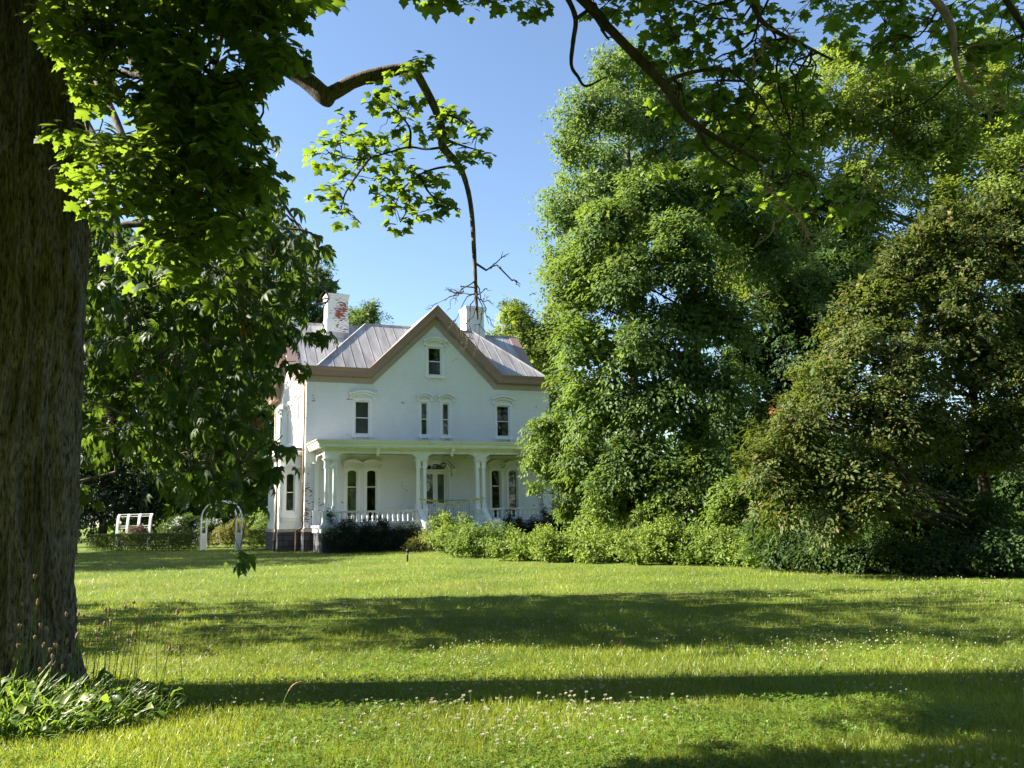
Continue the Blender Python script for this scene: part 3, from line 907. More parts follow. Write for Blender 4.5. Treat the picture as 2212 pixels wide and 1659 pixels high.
# cornice
def sweep(prof, path, s0, s1, fr, mb, mi=0, two=0):
    """profile (d outwards, h up) along a path (a, z); s0, s1: mitre at the ends"""
    P = np.asarray(path, float); n = len(P)
    T = unit(np.diff(P, axis=0)); N = np.stack([-T[:, 1], T[:, 0]], 1)
    st = []
    for i in range(n):
        if i == 0: mv = N[0]
        elif i == n - 1: mv = N[-1]
        else: mv = (N[i - 1] + N[i]) / (1 + N[i - 1] @ N[i])
        row = []
        for dd, hh in prof:
            q = P[i] + mv * hh
            if i == 0: q = q - np.array([s0 * dd, 0])
            if i == n - 1: q = q + np.array([s1 * dd, 0])
            row.append(fr(q[0], dd, q[1]))
        st.append(row)
    k = len(prof)
    vs = [v for r in st for v in r]
    if two:
        fa = [(i * k + j, (i + 1) * k + j, (i + 1) * k + (j + 1) % k, i * k + (j + 1) % k) for i in range(n - 1) for j in range(two)]
        mb.add(vs, fa, 1)
    fs = [(i * k + j, (i + 1) * k + j, (i + 1) * k + (j + 1) % k, i * k + (j + 1) % k) for i in range(n - 1) for j in range(two, k)]
    fs += [tuple(range(k)), tuple((n - 1) * k + j for j in range(k - 1, -1, -1))]
    mb.add(vs, fs, mi)


PROF = [(0, 0), (.045, 0), (.06, .03), (.045, .05), (.045, .26), (.10, .29), (.10, .335), (.42, .345), (.42, .40), (.45, .42), (.45, .55), (.49, .575), (.50, .61), (.58, .70), (.62, .72), (.62, .76), (0, .76)]
S = 3.554
c = MB()
sweep(PROF, [(0, 8.8), (HM - S, 8.8), (HM, 12.3), (HM + S, 8.8), (HW, 8.8)], 1, 1, FRONT, c, two=5)
c.build('cornice', [MAT['taupe'], MAT['frieze']], house)
c = MB()
sweep(PROF, [(0, 8.8), (VM - S, 8.8), (VM, 12.3), (VM + S, 8.8), (HL, 8.8)], 1, 1, LEFT, c, two=5)
c.build('cornice', [MAT['taupe'], MAT['frieze']], house)
c = MB()
sweep(PROF, [(0, 8.8), (VM - S, 8.8), (VM, 12.3), (VM + S, 8.8), (HL, 8.8)], 1, 1, lambda a, d, z: (HW + d, a, z), c, two=5)
c.build('cornice', [MAT['taupe'], MAT['frieze']], house)

# roof: front hip with flat top, cross gable, front gable; standing seams
r = MB()
def poly(*p): r.add(p, [tuple(range(len(p)))])
def seams(pl, axis, step, off=0.0, w_=.011, hgt=.012):
    """ribs down the slope of a convex polygon; axis = coordinate held along a rib"""
    P = np.asarray(pl, float); nrm = np.cross(P[1] - P[0], P[2] - P[0]); nrm /= np.linalg.norm(nrm)
    if nrm[2] < 0: nrm = -nrm
    lo, hi = P[:, axis].min(), P[:, axis].max(); x = lo + off + step * .5
    while x < hi:
        pts = []
        for i in range(len(P)):
            a, b = P[i], P[(i + 1) % len(P)]
            if (a[axis] - x) * (b[axis] - x) < 0: pts.append(a + (b - a) * (x - a[axis]) / (b[axis] - a[axis]))
        if len(pts) == 2 and np.linalg.norm(pts[0] - pts[1]) > .2:
            a, b = pts; e = np.zeros(3); e[axis] = w_
            q = [a - e, a + e, b + e, b - e]
            r.add(q + [v + nrm * hgt for v in q], [(4, 5, 6, 7), (0, 1, 5, 4), (1, 2, 6, 5), (2, 3, 7, 6), (3, 0, 4, 7)])
        x += step
EZ, EO, RZ = 9.565, .6, 13.32
def slab(pl, axis=None, step=.57, off=0.0):
    poly(*pl)
    if axis is not None: seams(pl, axis, step, off)
slab([(.45, -EO, EZ), (3.24, -EO, EZ), (HM - .55, 2.80, 12.78), (3.75, 2.80, 12.78)], 0)
slab([(HW - 3.24, -EO, EZ), (HW - .45, -EO, EZ), (HW - 3.75, 2.80, 12.78), (HM + .55, 2.80, 12.78)], 0)
poly((.45, -EO, EZ), (3.75, 2.80, 12.78), (3.75, 5.4, 12.78), (.45, 2.1, EZ))
poly((HW - .45, -EO, EZ), (HW - .45, 2.1, EZ), (HW - 3.75, 5.4, 12.78), (HW - 3.75, 2.80, 12.78))
poly((3.75, 2.80, 12.78), (HW - 3.75, 2.80, 12.78), (HW - 3.75, 5.4, 12.78), (3.75, 5.4, 12.78))
SG = (RZ - EZ) / 3.82
slab([(-EO, VM - 3.82, EZ), (HW + EO, VM - 3.82, EZ), (HW + EO, VM, RZ), (-EO, VM, RZ)], 0, .57, .2)
slab([(-EO, VM + 3.82, EZ), (HW + EO, VM + 3.82, EZ), (HW + EO, VM, RZ), (-EO, VM, RZ)], 0)
poly((HM - 3.82, -EO, EZ), (HM, -EO, RZ), (HM, VM, RZ), (HM - .55, 5.4, 12.79), (HM - .55, 2.8, 12.79))
poly((HM + 3.82, -EO, EZ), (HM + .55, 2.8, 12.79), (HM + .55, 5.4, 12.79), (HM, VM, RZ), (HM, -EO, RZ))
for a, b in ((-EO, 3.2), (HW - 3.2, HW + EO)): poly((a, -EO, EZ - .012), (b, -EO, EZ - .012), (b, VM - 3.8, EZ - .012), (a, VM - 3.8, EZ - .012))
poly((-EO, VM + 3.8, EZ - .012), (HW + EO, VM + 3.8, EZ - .012), (HW + EO, HL + .6, EZ - .012), (-EO, HL + .6, EZ - .012))
# hip rolls and ridge caps
for a, b in (((.45, -EO, EZ), (3.75, 2.8, 12.78)), ((HW - .45, -EO, EZ), (HW - 3.75, 2.8, 12.78)), ((3.75, 2.8, 12.78), (HW - 3.75, 2.8, 12.78)), ((-EO, VM, RZ), (HW + EO, VM, RZ))):
    r.tube([a, b], .06, 6)
r.build('roof', MAT['roof'], house)

# chimneys
def chimney(u0, u1, v0, v1, z0, z1, mat, label):
    c = MB()
    c.box(u0, u1, v0, v1, z0, z1 - .28)
    c.box(u0 - .05, u1 + .05, v0 - .05, v1 + .05, z0, z0 + 1.0)
    c.box(u0 - .035, u1 + .035, v0 - .035, v1 + .035, z1 - .279, z1 - .14)
    c.box(u0 - .08, u1 + .08, v0 - .08, v1 + .08, z1 - .139, z1)
    o = c.build('chimney', mat, house); o['label'] = label
    c = MB(); c.box(u0 + .2, u1 - .2, v0 + .2, v1 - .2, z1 + .002, z1 + .09); c.build('flue', MAT['dark'], o)
    f = MB(); f.box(u0 - .12, u1 + .12, v0 - .12, v1 + .12, z0 - .4, z0 + .12); f.build('flashing', MAT['roof'], o)
chimney(1.98, 3.22, 5.05, 6.2, 12.55, 15.08, brick_mat('chimney_brick', brick=(.30, .10, .07), peel=-.13, patch=(2.72, 5.0, 13.75, 2.2, .4, .9), speck=1.0), 'white chimney with a patch of bare red brick')
chimney(10.85, 12.05, 5.05, 6.2, 12.5, 15.0, brick_mat('chimney_brick_white', peel=-.10, speck=.9), 'white painted chimney with a few worn bricks')

# downspouts
def downspout(u, v, z0, z1, mat):
    c = MB(); c.tube([(u, v, z1), (u, v, z0)], .055, 8)
    for z in np.arange(z0 + .3, z1, 1.7): c.lathe(u, v, [(.065, z), (.072, z + .03), (.065, z + .06)], 8)
    return c.build('downspout', mat, house, smooth=True)
ds = downspout(-.09, .12, 1.5, 8.75, MAT['copper'])
c = MB(); c.tube(spline([(-.09, .12, 1.52), (-.12, .10, 1.2), (-.34, .3, 1.08), (-.36, .32, .5), (-.36, .32, .05)], 4), .06, 8)
c.build('drain_elbow', MAT['rust'], ds, smooth=True)
ds = downspout(-.09, HL - .35, 1.3, 8.75, MAT['copper'])
ds = downspout(-1.24, 1.34, 1.0, 5.0, MAT['copper'])
c = MB(); c.tube([(-1.3, 1.3, 1.0), (-1.32, 1.25, .04)], .07, 8); c.lathe(-1.31, 1.28, [(.09, .55), (.1, .6), (.09, .65)], 8)
c.build('drain_elbow', MAT['rust'], ds, smooth=True)

# bay on the left wall
b = MB(); b.prism([(-1.1, 1.16), (-.002, 1.16), (-.002, 4.95), (-1.1, 4.95)], 1.2, 1.45); bayw = b.build('wall', MAT['white'], house)
bcut = []
bw_ = window(BAYF, bcut, -.575, 2.02, 4.10, .26, hood=None, rise=.08, parent=house, label='narrow bay window in the shaded front of the side bay')
cut(bayw, bcut)
b = MB()
b.box(-1.1, -.86, 1.452, 6.0, 1.16, 4.95); b.box(-.855, -.005, 5.8, 6.0, 1.16, 4.95)
for z in np.arange(1.35, 4.2, .165):                                  # pierced lattice strips beside the window
    for k, u in enumerate((-.30, -.215)):
        fbox(b, BAYF, u - .038, u + .038, 0, .05, z + .08 * k, z + .08 * k + .075)
    fbox(b, BAYF, -1.0, -.94, 0, .05, z, z + .075)
fbox(b, BAYF, -1.08, -.14, 0, .12, 1.72, 1.84); fbox(b, BAYF, -1.0, -.2, 0, .06, 1.56, 1.719)
make_hood(b, BAYF, [-.575], .36, 4.2, rise=.12)
b.build('bay_wall', MAT['white'], house)
b = MB()
b.box(-1.5, -.005, .8, 6.4, 5.14, 5.22); b.box(-1.44, -.005, .86, 6.34, 5.02, 5.139); b.box(-1.3, -.005, 1.0, 6.2, 4.951, 5.019)
b.add([(-1.5, .8, 5.222), (-.003, .8, 5.42), (-.003, 6.4, 5.42), (-1.5, 6.4, 5.222)], [(0, 1, 2, 3)])
b.build('bay_cornice', MAT['white'], house)
b = MB(); b.box(-1.16, -.052, 1.14, 6.05, -.2, 1.0); b.box(-.85, -.45, 1.08, 1.138, .25, .8)
b.build('foundation', MAT['stone'], house)
b = MB(); b.box(-1.19, -.08, 1.11, 6.08, 1.002, 1.158); b.build('sill_course', MAT['band'], house)

# ------------------------------------------------------------------ porch (part of the house)
PV = -2.6
PO = [HM - 6.26, HM - 1.62, HM + 1.62, HM + 6.26]
p = MB()
p.box(.30, HW - .30, -2.95, -.052, 1.18, 1.317); p.box(.33, HW - .33, -2.9, -.053, 1.3171, 1.321, 1); p.box(.36, HW - .36, -2.88, -.053, .95, 1.179)
porch = p.build('porch', [MAT['white'], MAT['porchfloor']], house)
p = MB()
p.box(.42, HW - .42, -2.80, -2.6, -.2, .949); p.box(.42, .62, -2.599, -.06, -.2, .949); p.build('foundation', MAT['stone'], porch)
p = MB(); p.box(.5, HW - .5, -2.5, -.005, 4.97, 5.0); p.build('ceiling', MAT['porchceil'], porch)


def post_at(cu, cv, half, base_w, ped):
    p = MB()
    p.box(cu - base_w, cu + base_w, cv - .22, cv + .22, 1.322, 1.42); p.box(cu - base_w + .04, cu + base_w - .04, cv - .19, cv + .19, 1.421, 1.93)
    p.box(cu - base_w - .01, cu + base_w + .01, cv - .23, cv + .23, 1.931, 2.01)
    for s in (-1, 1):
        x = cu + s * half
        p.box(x - .12, x + .12, cv - .12, cv + .12, 2.011, 2.18); p.box(x - .135, x + .135, cv - .135, cv + .135, 2.181, 2.24)
        q = .085; e = .06                                       # chamfered shaft
        pts = [(x - q, cv - e), (x - e, cv - q), (x + e, cv - q), (x + q, cv - e), (x + q, cv + e), (x + e, cv + q), (x - e, cv + q), (x - q, cv + e)]
        p.add([(a, b_, 2.241) for a, b_ in pts] + [(a, b_, 4.2) for a, b_ in pts], [(i, (i + 1) % 8, (i + 1) % 8 + 8, i + 8) for i in range(8)])
        p.box(x - .115, x + .115, cv - .115, cv + .115, 4.10, 4.145)
        p.box(x - .10, x + .10, cv - .10, cv + .10, 4.146, 4.43)
    w2 = half + .10
    p.box(cu - w2 - .02, cu + w2 + .02, cv - .12, cv + .12, 4.431, 4.47); p.box(cu - w2 - .06, cu + w2 + .06, cv - .16, cv + .16, 4.471, 4.52)
    p.box(cu - w2 - .10, cu + w2 + .10, cv - .2, cv + .2, 4.521, 4.56)
    g_ = half - .10                                              # pierced panel with a cross between the capitals
    z0, z1 = 4.15, 4.43
    zc = (z0 + z1) / 2
    for (a0, a1, b0, b1) in ((-g_, -.025, z0, zc - .035), (.025, g_, z0, zc - .035), (-g_, -.025, zc + .035, z1), (.025, g_, zc + .035, z1)):
        p.box(cu + a0, cu + a1, cv - .05, cv + .05, b0, b1)
    p.box(cu - g_, cu + g_, cv - .06, cv + .06, 4.10, 4.149)
    return p.build('porch_post', MAT['white'], porch)
post_at(PO[0], PV, .205, .42, 1); post_at(PO[1], PV, .17, .30, 0); post_at(PO[2], PV, .17, .30, 0); post_at(PO[3], PV, .205, .42, 1)
for u, sg in ((.55, 1), (HW - .55, -1)):                               # half posts against the wall
    p = MB(); p.box(u - .11, u + .11, -.16, -.004, 2.0, 4.2); p.box(u - .17, u + .17, -.24, -.004, 1.33, 1.99); p.box(u - .2, u + .2, -.27, -.004, 1.991, 2.06)
    p.box(u - .15, u + .15, -.2, -.003, 4.201, 4.28); p.box(u - .13, u + .13, -.18, -.003, 4.281, 4.46); p.box(u - .2, u + .2, -.26, -.003, 4.461, 4.56)
    p.build('pilaster', MAT['white'], porch)


def arcade(edges, fr, mb, y0, y1, ztop=5.02):
    """board over the posts, scooped between them"""
    a0, a1 = edges[0][0] , edges[-1][1]
    bot = []
    for i in range(len(edges)):
        l, r_ = edges[i]
        bot += [(l, 4.562), (r_, 4.562)]
        if i < len(edges) - 1:
            nl = edges[i + 1][0]; R = .42; H = .27
            for k in range(1, 9):
                t = k / 8 * math.pi / 2; bot.append((r_ + R * (1 - math.cos(t)), 4.562 + H * math.sin(t)))
            for k in range(8, 0, -1):
                t = k / 8 * math.pi / 2; bot.append((nl - R * (1 - math.cos(t)), 4.562 + H * math.sin(t)))
    # strips, so every face stays convex
    vs = []
    for a, z in bot: vs += [fr(a, y0, z), fr(a, y0, ztop), fr(a, y1, z), fr(a, y1, ztop)]
    n = len(bot); fs = []
    for i in range(n - 1):
        q = 4 * i; w_ = q + 4
        if abs(bot[i][0] - bot[i + 1][0]) < 1e-6 and abs(bot[i][1] - bot[i + 1][1]) < 1e-6: continue
        fs += [(q, w_, w_ + 1, q + 1), (w_ + 2, q + 2, q + 3, w_ + 3), (w_, q, q + 2, w_ + 2), (q + 1, w_ + 1, w_ + 3, q + 3)]
    fs += [(0, 1, 3, 2), (4 * n - 4, 4 * n - 2, 4 * n - 1, 4 * n - 3)]
    mb.add(vs, fs)
p = MB()
E4 = [(PO[i] - hh, PO[i] + hh) for i, hh in enumerate((.33, .29, .29, .33))]
arcade(E4, FRONT, p, 2.50, 2.70)
fbox(p, FRONT, E4[0][0], E4[-1][1], 2.705, 2.73, 4.93, 4.98)
p.build('frieze_board', MAT['mildew'], porch)
p = MB()
arcade([(-2.48, -2.2), (-.28, -.02)], lambda a, d, z: (E4[0][0] + .03 + d, a, z), p, 0.0, .16)
p.build('frieze_board', MAT['white'], porch)
p = MB(); arcade([(-2.48, -2.2), (-.28, -.02)], lambda a, d, z: (E4[-1][1] - .03 - d, a, z), p, 0.0, .16)
p.build('frieze_board', MAT['white'], porch)
CPROF = [(0, 0), (.06, 0), (.06, .09), (.30, .10), (.30, .14), (.34, .15), (.34, .27), (.38, .29), (.46, .40), (.50, .42), (.50, .46), (0, .46)]
p = MB()
F0 = E4[0][0]; F1 = E4[-1][1]
sweep(CPROF, [(F0, 5.0), (F1, 5.0)], 1, 1, lambda a, d, z: (a, -2.70 - d, z), p)
sweep(CPROF, [(-2.70, 5.0), (-.01, 5.0)], 1, 0, lambda a, d, z: (F0 - d, a, z), p)
sweep(CPROF, [(-2.70, 5.0), (-.01, 5.0)], 1, 0, lambda a, d, z: (F1 + d, a, z), p)
p.build('porch_cornice', MAT['mildew'], porch)
p = MB(); p.add([(F0 - .5, -3.2, 5.463), (F1 + .5, -3.2, 5.463), (F1 + .5, -.004, 5.60), (F0 - .5, -.004, 5.60)], [(0, 1, 2, 3)])
p.build('porch_roof', MAT['roof'], porch)
for u in ((PO[0] + PO[1]) / 2, HM, (PO[2] + PO[3]) / 2):
    p = MB(); p.prism([(2.70, 4.72), (2.78, 4.72), (2.80, 4.80), (2.86, 4.84), (2.90, 4.94), (3.0, 4.98), (3.0, 5.09), (2.70, 5.09)], u - .06, u + .06, fr=lambda a, y, z: (y, -a, z))
    p.box(u - .09, u + .09, -3.02, -2.76, 5.04, 5.088); p.build('bracket', MAT['white'], porch)
# balustrades
bal = MB(); bal.lathe(0, 0, [(.05, 1.46), (.05, 1.50), (.028, 1.53), (.05, 1.60), (.062, 1.66), (.055, 1.73), (.034, 1.80), (.026, 1.84), (.05, 1.87), (.05, 1.91)], 8)
first = None
RAILS = [(PO[0] + .43, PO[1] - .31), (PO[2] + .31, PO[3] - .43)]
for a0, a1 in RAILS:
    p = MB()
    p.box(a0, a1, PV - .09, PV + .09, 1.93, 1.965); p.box(a0, a1, PV - .06, PV + .06, 1.905, 1.929); p.box(a0, a1, PV - .11, PV + .11, 1.966, 2.0)
    p.box(a0, a1, PV - .08, PV + .08, 1.38, 1.46); p.build('railing', MAT['white'], porch)
    n = int((a1 - a0) / .247)
    for i in range(n):
        if first is None: first = bal.build('baluster', MAT['white'], porch, smooth=True); q = first
        else: q = first.copy(); COL.objects.link(q); q.parent = porch
        q.location = (a0 + (i + .5) * (a1 - a0) / n, PV, 0)
# steps with sloping cheek rails and end pedestals
for i in range(6):
    p = MB(); z1 = 1.18 - .185 * i
    p.box(5.62, 8.50, -2.953 - .30 * (i + 1), -2.953 - .30 * i, -.1, z1 - .001); p.box(5.60, 8.52, -2.99 - .30 * (i + 1), -2.953 - .30 * i + .002, z1, z1 + .04); p.build('step', MAT['white'], porch)
for u in (5.30, 8.78):
    p = MB(); w_ = .075
    p.prism([(-2.84, 2.0), (-2.84, 1.86), (-4.4, .62), (-4.4, .80)], u - .12, u + .12, fr=lambda a, y, z: (y, a, z))
    p.prism([(-2.84, 1.30), (-2.84, 1.10), (-4.4, -.1), (-4.4, .22)], u - .09, u + .09, fr=lambda a, y, z: (y, a, z))
    for k in range(5):
        v = -3.05 - k * .29; zt = 1.86 + (v + 2.84) * .795; p.box(u - .03, u + .03, v - .03, v + .03, zt - .62, zt + .02)
    p.build('stair_rail', MAT['white'], porch)
    p = MB(); p.box(u - .19, u + .19, -4.82, -4.42, -.1, 1.22); p.box(u - .23, u + .23, -4.86, -4.38, 1.221, 1.30)
    p.add([(u - .23, -4.86, 1.301), (u + .23, -4.86, 1.301), (u + .23, -4.38, 1.301), (u - .23, -4.38, 1.301), (u - .1, -4.72, 1.43), (u + .1, -4.72, 1.43), (u + .1, -4.52, 1.43), (u - .1, -4.52, 1.43)],
          [(0, 1, 5, 4), (1, 2, 6, 5), (2, 3, 7, 6), (3, 0, 4, 7), (4, 5, 6, 7)])
    p.build('stair_pedestal', MAT['white'], porch)

# things on and about the porch
lan = empty('porch_lantern', tuple(hw_(7.10, -1.2, 4.2)), YAW); tag(lan, 'dark six-sided lantern hanging from the porch ceiling before the door', 'lantern')
p = MB(); p.lathe(0, 0, [(.05, .30), (.16, .24), (.17, .22)], 6); p.lathe(0, 0, [(.11, 0.0), (.115, .02)], 6)
for k in range(6):
    a = math.pi / 3 * k; p.tube([(.11 * math.cos(a), .11 * math.sin(a), .02), (.15 * math.cos(a), .15 * math.sin(a), .225)], .009, 4)
p.build('cage', MAT['black'], lan)
p = MB(); p.lathe(0, 0, [(.098, .021), (.138, .219)], 6); p.build('glass', MAT['glass'], lan)
p = MB(); p.tube([(0, 0, .30), (0, 0, .77)], .008, 5); p.lathe(0, 0, [(.05, .75), (.05, .77)], 8); p.build('rod', MAT['black'], lan)

bar = empty('crowd_barrier', tuple(hw_(6.98, -2.42, 1.322)), YAW); tag(bar, 'grey steel crowd barrier standing across the top of the porch steps', 'barrier')
p = MB(); p.tube(spline([(-1.1, 0, .12), (-1.1, 0, .98), (-1.06, 0, 1.08), (-.96, 0, 1.12), (0, 0, 1.12), (.96, 0, 1.12), (1.06, 0, 1.08), (1.1, 0, .98), (1.1, 0, .12)], 3), .021, 7)
p.tube([(-1.1, 0, .22), (1.1, 0, .22)], .018, 6); p.build('frame', MAT['steel'], bar, smooth=True)
p = MB()
for x in np.linspace(-.96, .96, 17): p.tube([(x, 0, .22), (x, 0, 1.115)], .009, 5)
p.build('bars', MAT['steel'], bar, smooth=True)
for s in (-.85, .85):
    p = MB(); p.tube([(s, -.24, .02), (s, -.1, .03), (s, 0, .2), (s, .1, .03), (s, .24, .02)], .018, 6); p.build('foot', MAT['steel'], bar, smooth=True)
p = MB()
def ribbon(pts, w_=.075):
    P = spline(pts, 5)
    vs = []
    for i, q in enumerate(P):
        tw = .5 * math.sin(i * .9)
        vs += [(q[0], q[1] - .5 * w_ * math.sin(tw), q[2] - .5 * w_ * math.cos(tw)), (q[0], q[1] + .5 * w_ * math.sin(tw), q[2] + .5 * w_ * math.cos(tw))]
    p.add(vs, [(2 * i, 2 * i + 2, 2 * i + 3, 2 * i + 1) for i in range(len(P) - 1)])
ribbon([(5.28, -2.73, 2.52), (5.55, -2.735, 2.50), (5.95, -2.5, 2.44), (6.5, -2.47, 2.30), (7.1, -2.47, 2.25), (7.6, -2.47, 2.30), (8.1, -2.5, 2.40), (8.5, -2.735, 2.49), (8.85, -2.73, 2.52)])
ribbon([(5.60, -2.74, 2.50), (5.64, -2.76, 2.36), (5.60, -2.75, 2.22)]); ribbon([(8.52, -2.74, 2.48), (8.47, -2.76, 2.34), (8.5, -2.75, 2.2)])
tp = p.build('caution_tape', MAT['yellow'], uv=False); tp.location = (-10.786, 43, 0); tp.rotation_euler = (0, 0, YAW)
tag(tp, 'yellow caution tape sagging between the porch posts over the steps', 'tape')

# ------------------------------------------------------------------ trees beyond the house and garden
def far_tree(name, label, base, blobs, mat, r0, per, shoots, ps, length, size, bark='darkbark', group=None, cat='tree', **k):
    top = max((np.asarray(c) for c, r in blobs), key=lambda c: c[2])
    return make_tree(name, label, cat, base, top, blobs, (MAT[bark], mat if not isinstance(mat, str) else MAT[mat]), r0=r0, per=per, shoots=shoots, pshoot=ps, length=length, size=size, group=group, **k)

def gpt(x, Y): q = at(x, 1100, Y); return np.array([q[0], Y, 0.0])

G_BACK = 'trees standing behind the house'
far_tree('ash_tree', 'pale green tree rising behind the left end of the house, left of the chimneys', gpt(600, 63),
         [B(625, 660, 75, 63), B(560, 760, 80, 63), B(690, 620, 55, 65), B(540, 640, 70, 64), B(640, 850, 80, 62), B(560, 930, 80, 62), B(700, 700, 50, 64), B(480, 740, 80, 64)],
         'farleaf', .4, 1.8, 12, 8, 1.1, .3, group=G_BACK)
far_tree('oak_tree', 'small dark round-topped tree behind the roof beside the red-patched chimney', gpt(790, 78),
         [B(790, 700, 42, 78), B(820, 735, 30, 77), B(765, 690, 28, 79), B(800, 670, 22, 78)], 'locust', .3, 2.2, 12, 8, 1.2, .24, group=G_BACK)
far_tree('plane_tree', 'yellow-green tree behind the right end of the roof and white chimney', gpt(1150, 64),
         [B(1120, 720, 60, 64), B(1075, 760, 45, 63), B(1180, 760, 80, 64), B(1150, 820, 70, 62), B(1105, 675, 32, 64), B(1215, 690, 55, 65), B(1190, 880, 60, 62), B(1225, 980, 70, 61)], 'plane', .35, 2.0, 12, 8, 1.0, .25, group=G_BACK)

# ------------------------------------------------------------------ wood on the right
G_R = 'tall trees massed to the right of the house'
far_tree('silver_maple_tree', 'tallest upright tree with silvery drooping leaves against the open sky', gpt(1380, 37),
         [B(1310, 165, 42, 37, ry=1.2), B(1355, 140, 38, 38, ry=1.2), B(1275, 250, 70, 36), B(1370, 260, 90, 37), B(1235, 330, 45, 36), B(1300, 400, 90, 36), B(1230, 470, 62, 36), B(1330, 520, 95, 36),
          B(1440, 360, 110, 38), B(1215, 590, 45, 36), B(1470, 230, 70, 39), B(1510, 460, 110, 38), B(1270, 620, 80, 35), B(1400, 180, 50, 38)],
         'silver', .38, 5.2, 11, 9, .95, .18, bark='bark2', group=G_R, up=.75, droop=.7, twigs=16, fan=False, cov=4.2)
far_tree('sycamore_tree', 'broad yellow-green sycamore with pale mottled limbs high at the right', gpt(1880, 40),
         [B(1620, 330, 110, 42), B(1760, 260, 120, 42), B(1810, 140, 62, 43), B(1900, 230, 120, 42), B(1560, 470, 100, 41), B(1700, 450, 120, 42), B(1860, 420, 120, 41), B(2010, 330, 130, 42), B(2140, 260, 130, 43),
          B(2200, 420, 140, 40), B(2050, 500, 120, 40), B(1990, 200, 90, 43), B(2120, 130, 80, 44), B(2290, 250, 120, 43), B(2180, 560, 100, 38), B(1780, 590, 110, 43), B(1600, 590, 100, 43), B(1930, 620, 100, 43), B(1650, 520, 90, 40), B(1760, 540, 90, 40), B(1850, 540, 90, 40), B(1560, 330, 80, 41), B(1680, 220, 80, 42), B(1700, 620, 90, 40)],
         'plane', .55, 3.0, 12, 8, .95, .22, bark='palebark', group=G_R, twigs=14)
far_tree('locust_tree', 'dense deep-green feathery-leaved tree in the middle of the wood', gpt(1520, 29.5),
         [B(1300, 500, 90, 29), B(1400, 430, 95, 29), B(1500, 410, 90, 29.5), B(1600, 460, 100, 30), B(1250, 620, 80, 29), B(1350, 600, 100, 28), B(1470, 560, 110, 28), B(1270, 750, 85, 29), B(1390, 740, 100, 28),
          B(1500, 690, 90, 29), B(1310, 880, 95, 29), B(1420, 880, 95, 28.5), B(1270, 990, 70, 29.5), B(1380, 1000, 80, 28.5), B(1490, 800, 70, 28), B(1560, 830, 60, 27.5), B(1650, 560, 90, 31), B(1500, 950, 60, 29), B(1740, 640, 80, 32), B(1240, 870, 60, 30), B(1330, 1060, 60, 28.5), B(1440, 1050, 60, 28), B(1540, 1030, 60, 27.5), B(1560, 700, 80, 30)],
         'locust', .34, 5.6, 12, 8, .72, .175, bark='darkbark', cov=3.8, group=G_R, limbs=1, twigs=12, droop=.5)
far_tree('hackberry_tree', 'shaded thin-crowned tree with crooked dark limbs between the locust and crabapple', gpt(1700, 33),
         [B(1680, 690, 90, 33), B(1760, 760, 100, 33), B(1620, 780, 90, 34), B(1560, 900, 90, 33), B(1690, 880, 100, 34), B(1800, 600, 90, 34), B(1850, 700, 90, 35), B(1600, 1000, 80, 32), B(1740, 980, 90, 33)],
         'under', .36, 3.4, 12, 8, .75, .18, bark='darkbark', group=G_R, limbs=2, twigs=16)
far_tree('crabapple_tree', 'wide low crabapple with bronze-tinged leaves and arching dark boughs', gpt(2130, 20.5),
         [B(2080, 560, 90, 21), B(2180, 540, 100, 21), B(1990, 600, 70, 21), B(2060, 680, 110, 20.5), B(1900, 680, 75, 20.5), B(1840, 760, 75, 20), B(1950, 790, 100, 20), B(2120, 800, 120, 20.5), B(2230, 700, 120, 21),
          B(1790, 850, 85, 19.6), B(1900, 900, 95, 19.5), B(1730, 940, 80, 19.4), B(1660, 1010, 75, 19.3), B(1780, 1040, 85, 19.2), B(2010, 930, 95, 19.6), B(2150, 950, 110, 19.8), B(2260, 900, 120, 20), B(1890, 1060, 85, 19),
          B(1700, 1090, 60, 19.2), B(1820, 1130, 55, 18.8), B(2010, 500, 45, 21), B(1960, 570, 40, 20.7)] + [(at(x, y, 20.6), (.3, .3, .55)) for x, y in ((1900, 600), (1850, 640), (1945, 545), (1990, 500), (2050, 465), (2110, 470), (1800, 720), (1820, 690), (1760, 800), (1880, 620), (1700, 890), (1730, 850), (2160, 440), (2200, 470), (1650, 950))],
         'crab', .24, 8.5, 12, 8, .46, .11, bark='darkbark', group=G_R, limbs=1, twigs=14, trunk_pts=[gpt(2150, 20.6), at(2140, 1130, 20.6), at(2120, 1000, 20.6), at(2100, 820, 20.6), at(2080, 620, 20.8)],
         extra=(MAT['orangeleaf'], .006))
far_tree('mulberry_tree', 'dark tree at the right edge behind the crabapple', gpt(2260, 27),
         [B(2180, 1000, 110, 27), B(2290, 900, 130, 27), B(2060, 1060, 100, 28), B(2240, 760, 120, 28), B(1950, 1080, 90, 29), B(2230, 1120, 90, 26), B(1850, 1120, 90, 27), B(1740, 1120, 80, 28), B(2100, 1140, 90, 26), B(1650, 1090, 70, 29), B(1980, 980, 100, 30), B(1860, 1000, 100, 31)], 'under', .3, 3.2, 12, 8, .75, .18, group=G_R)

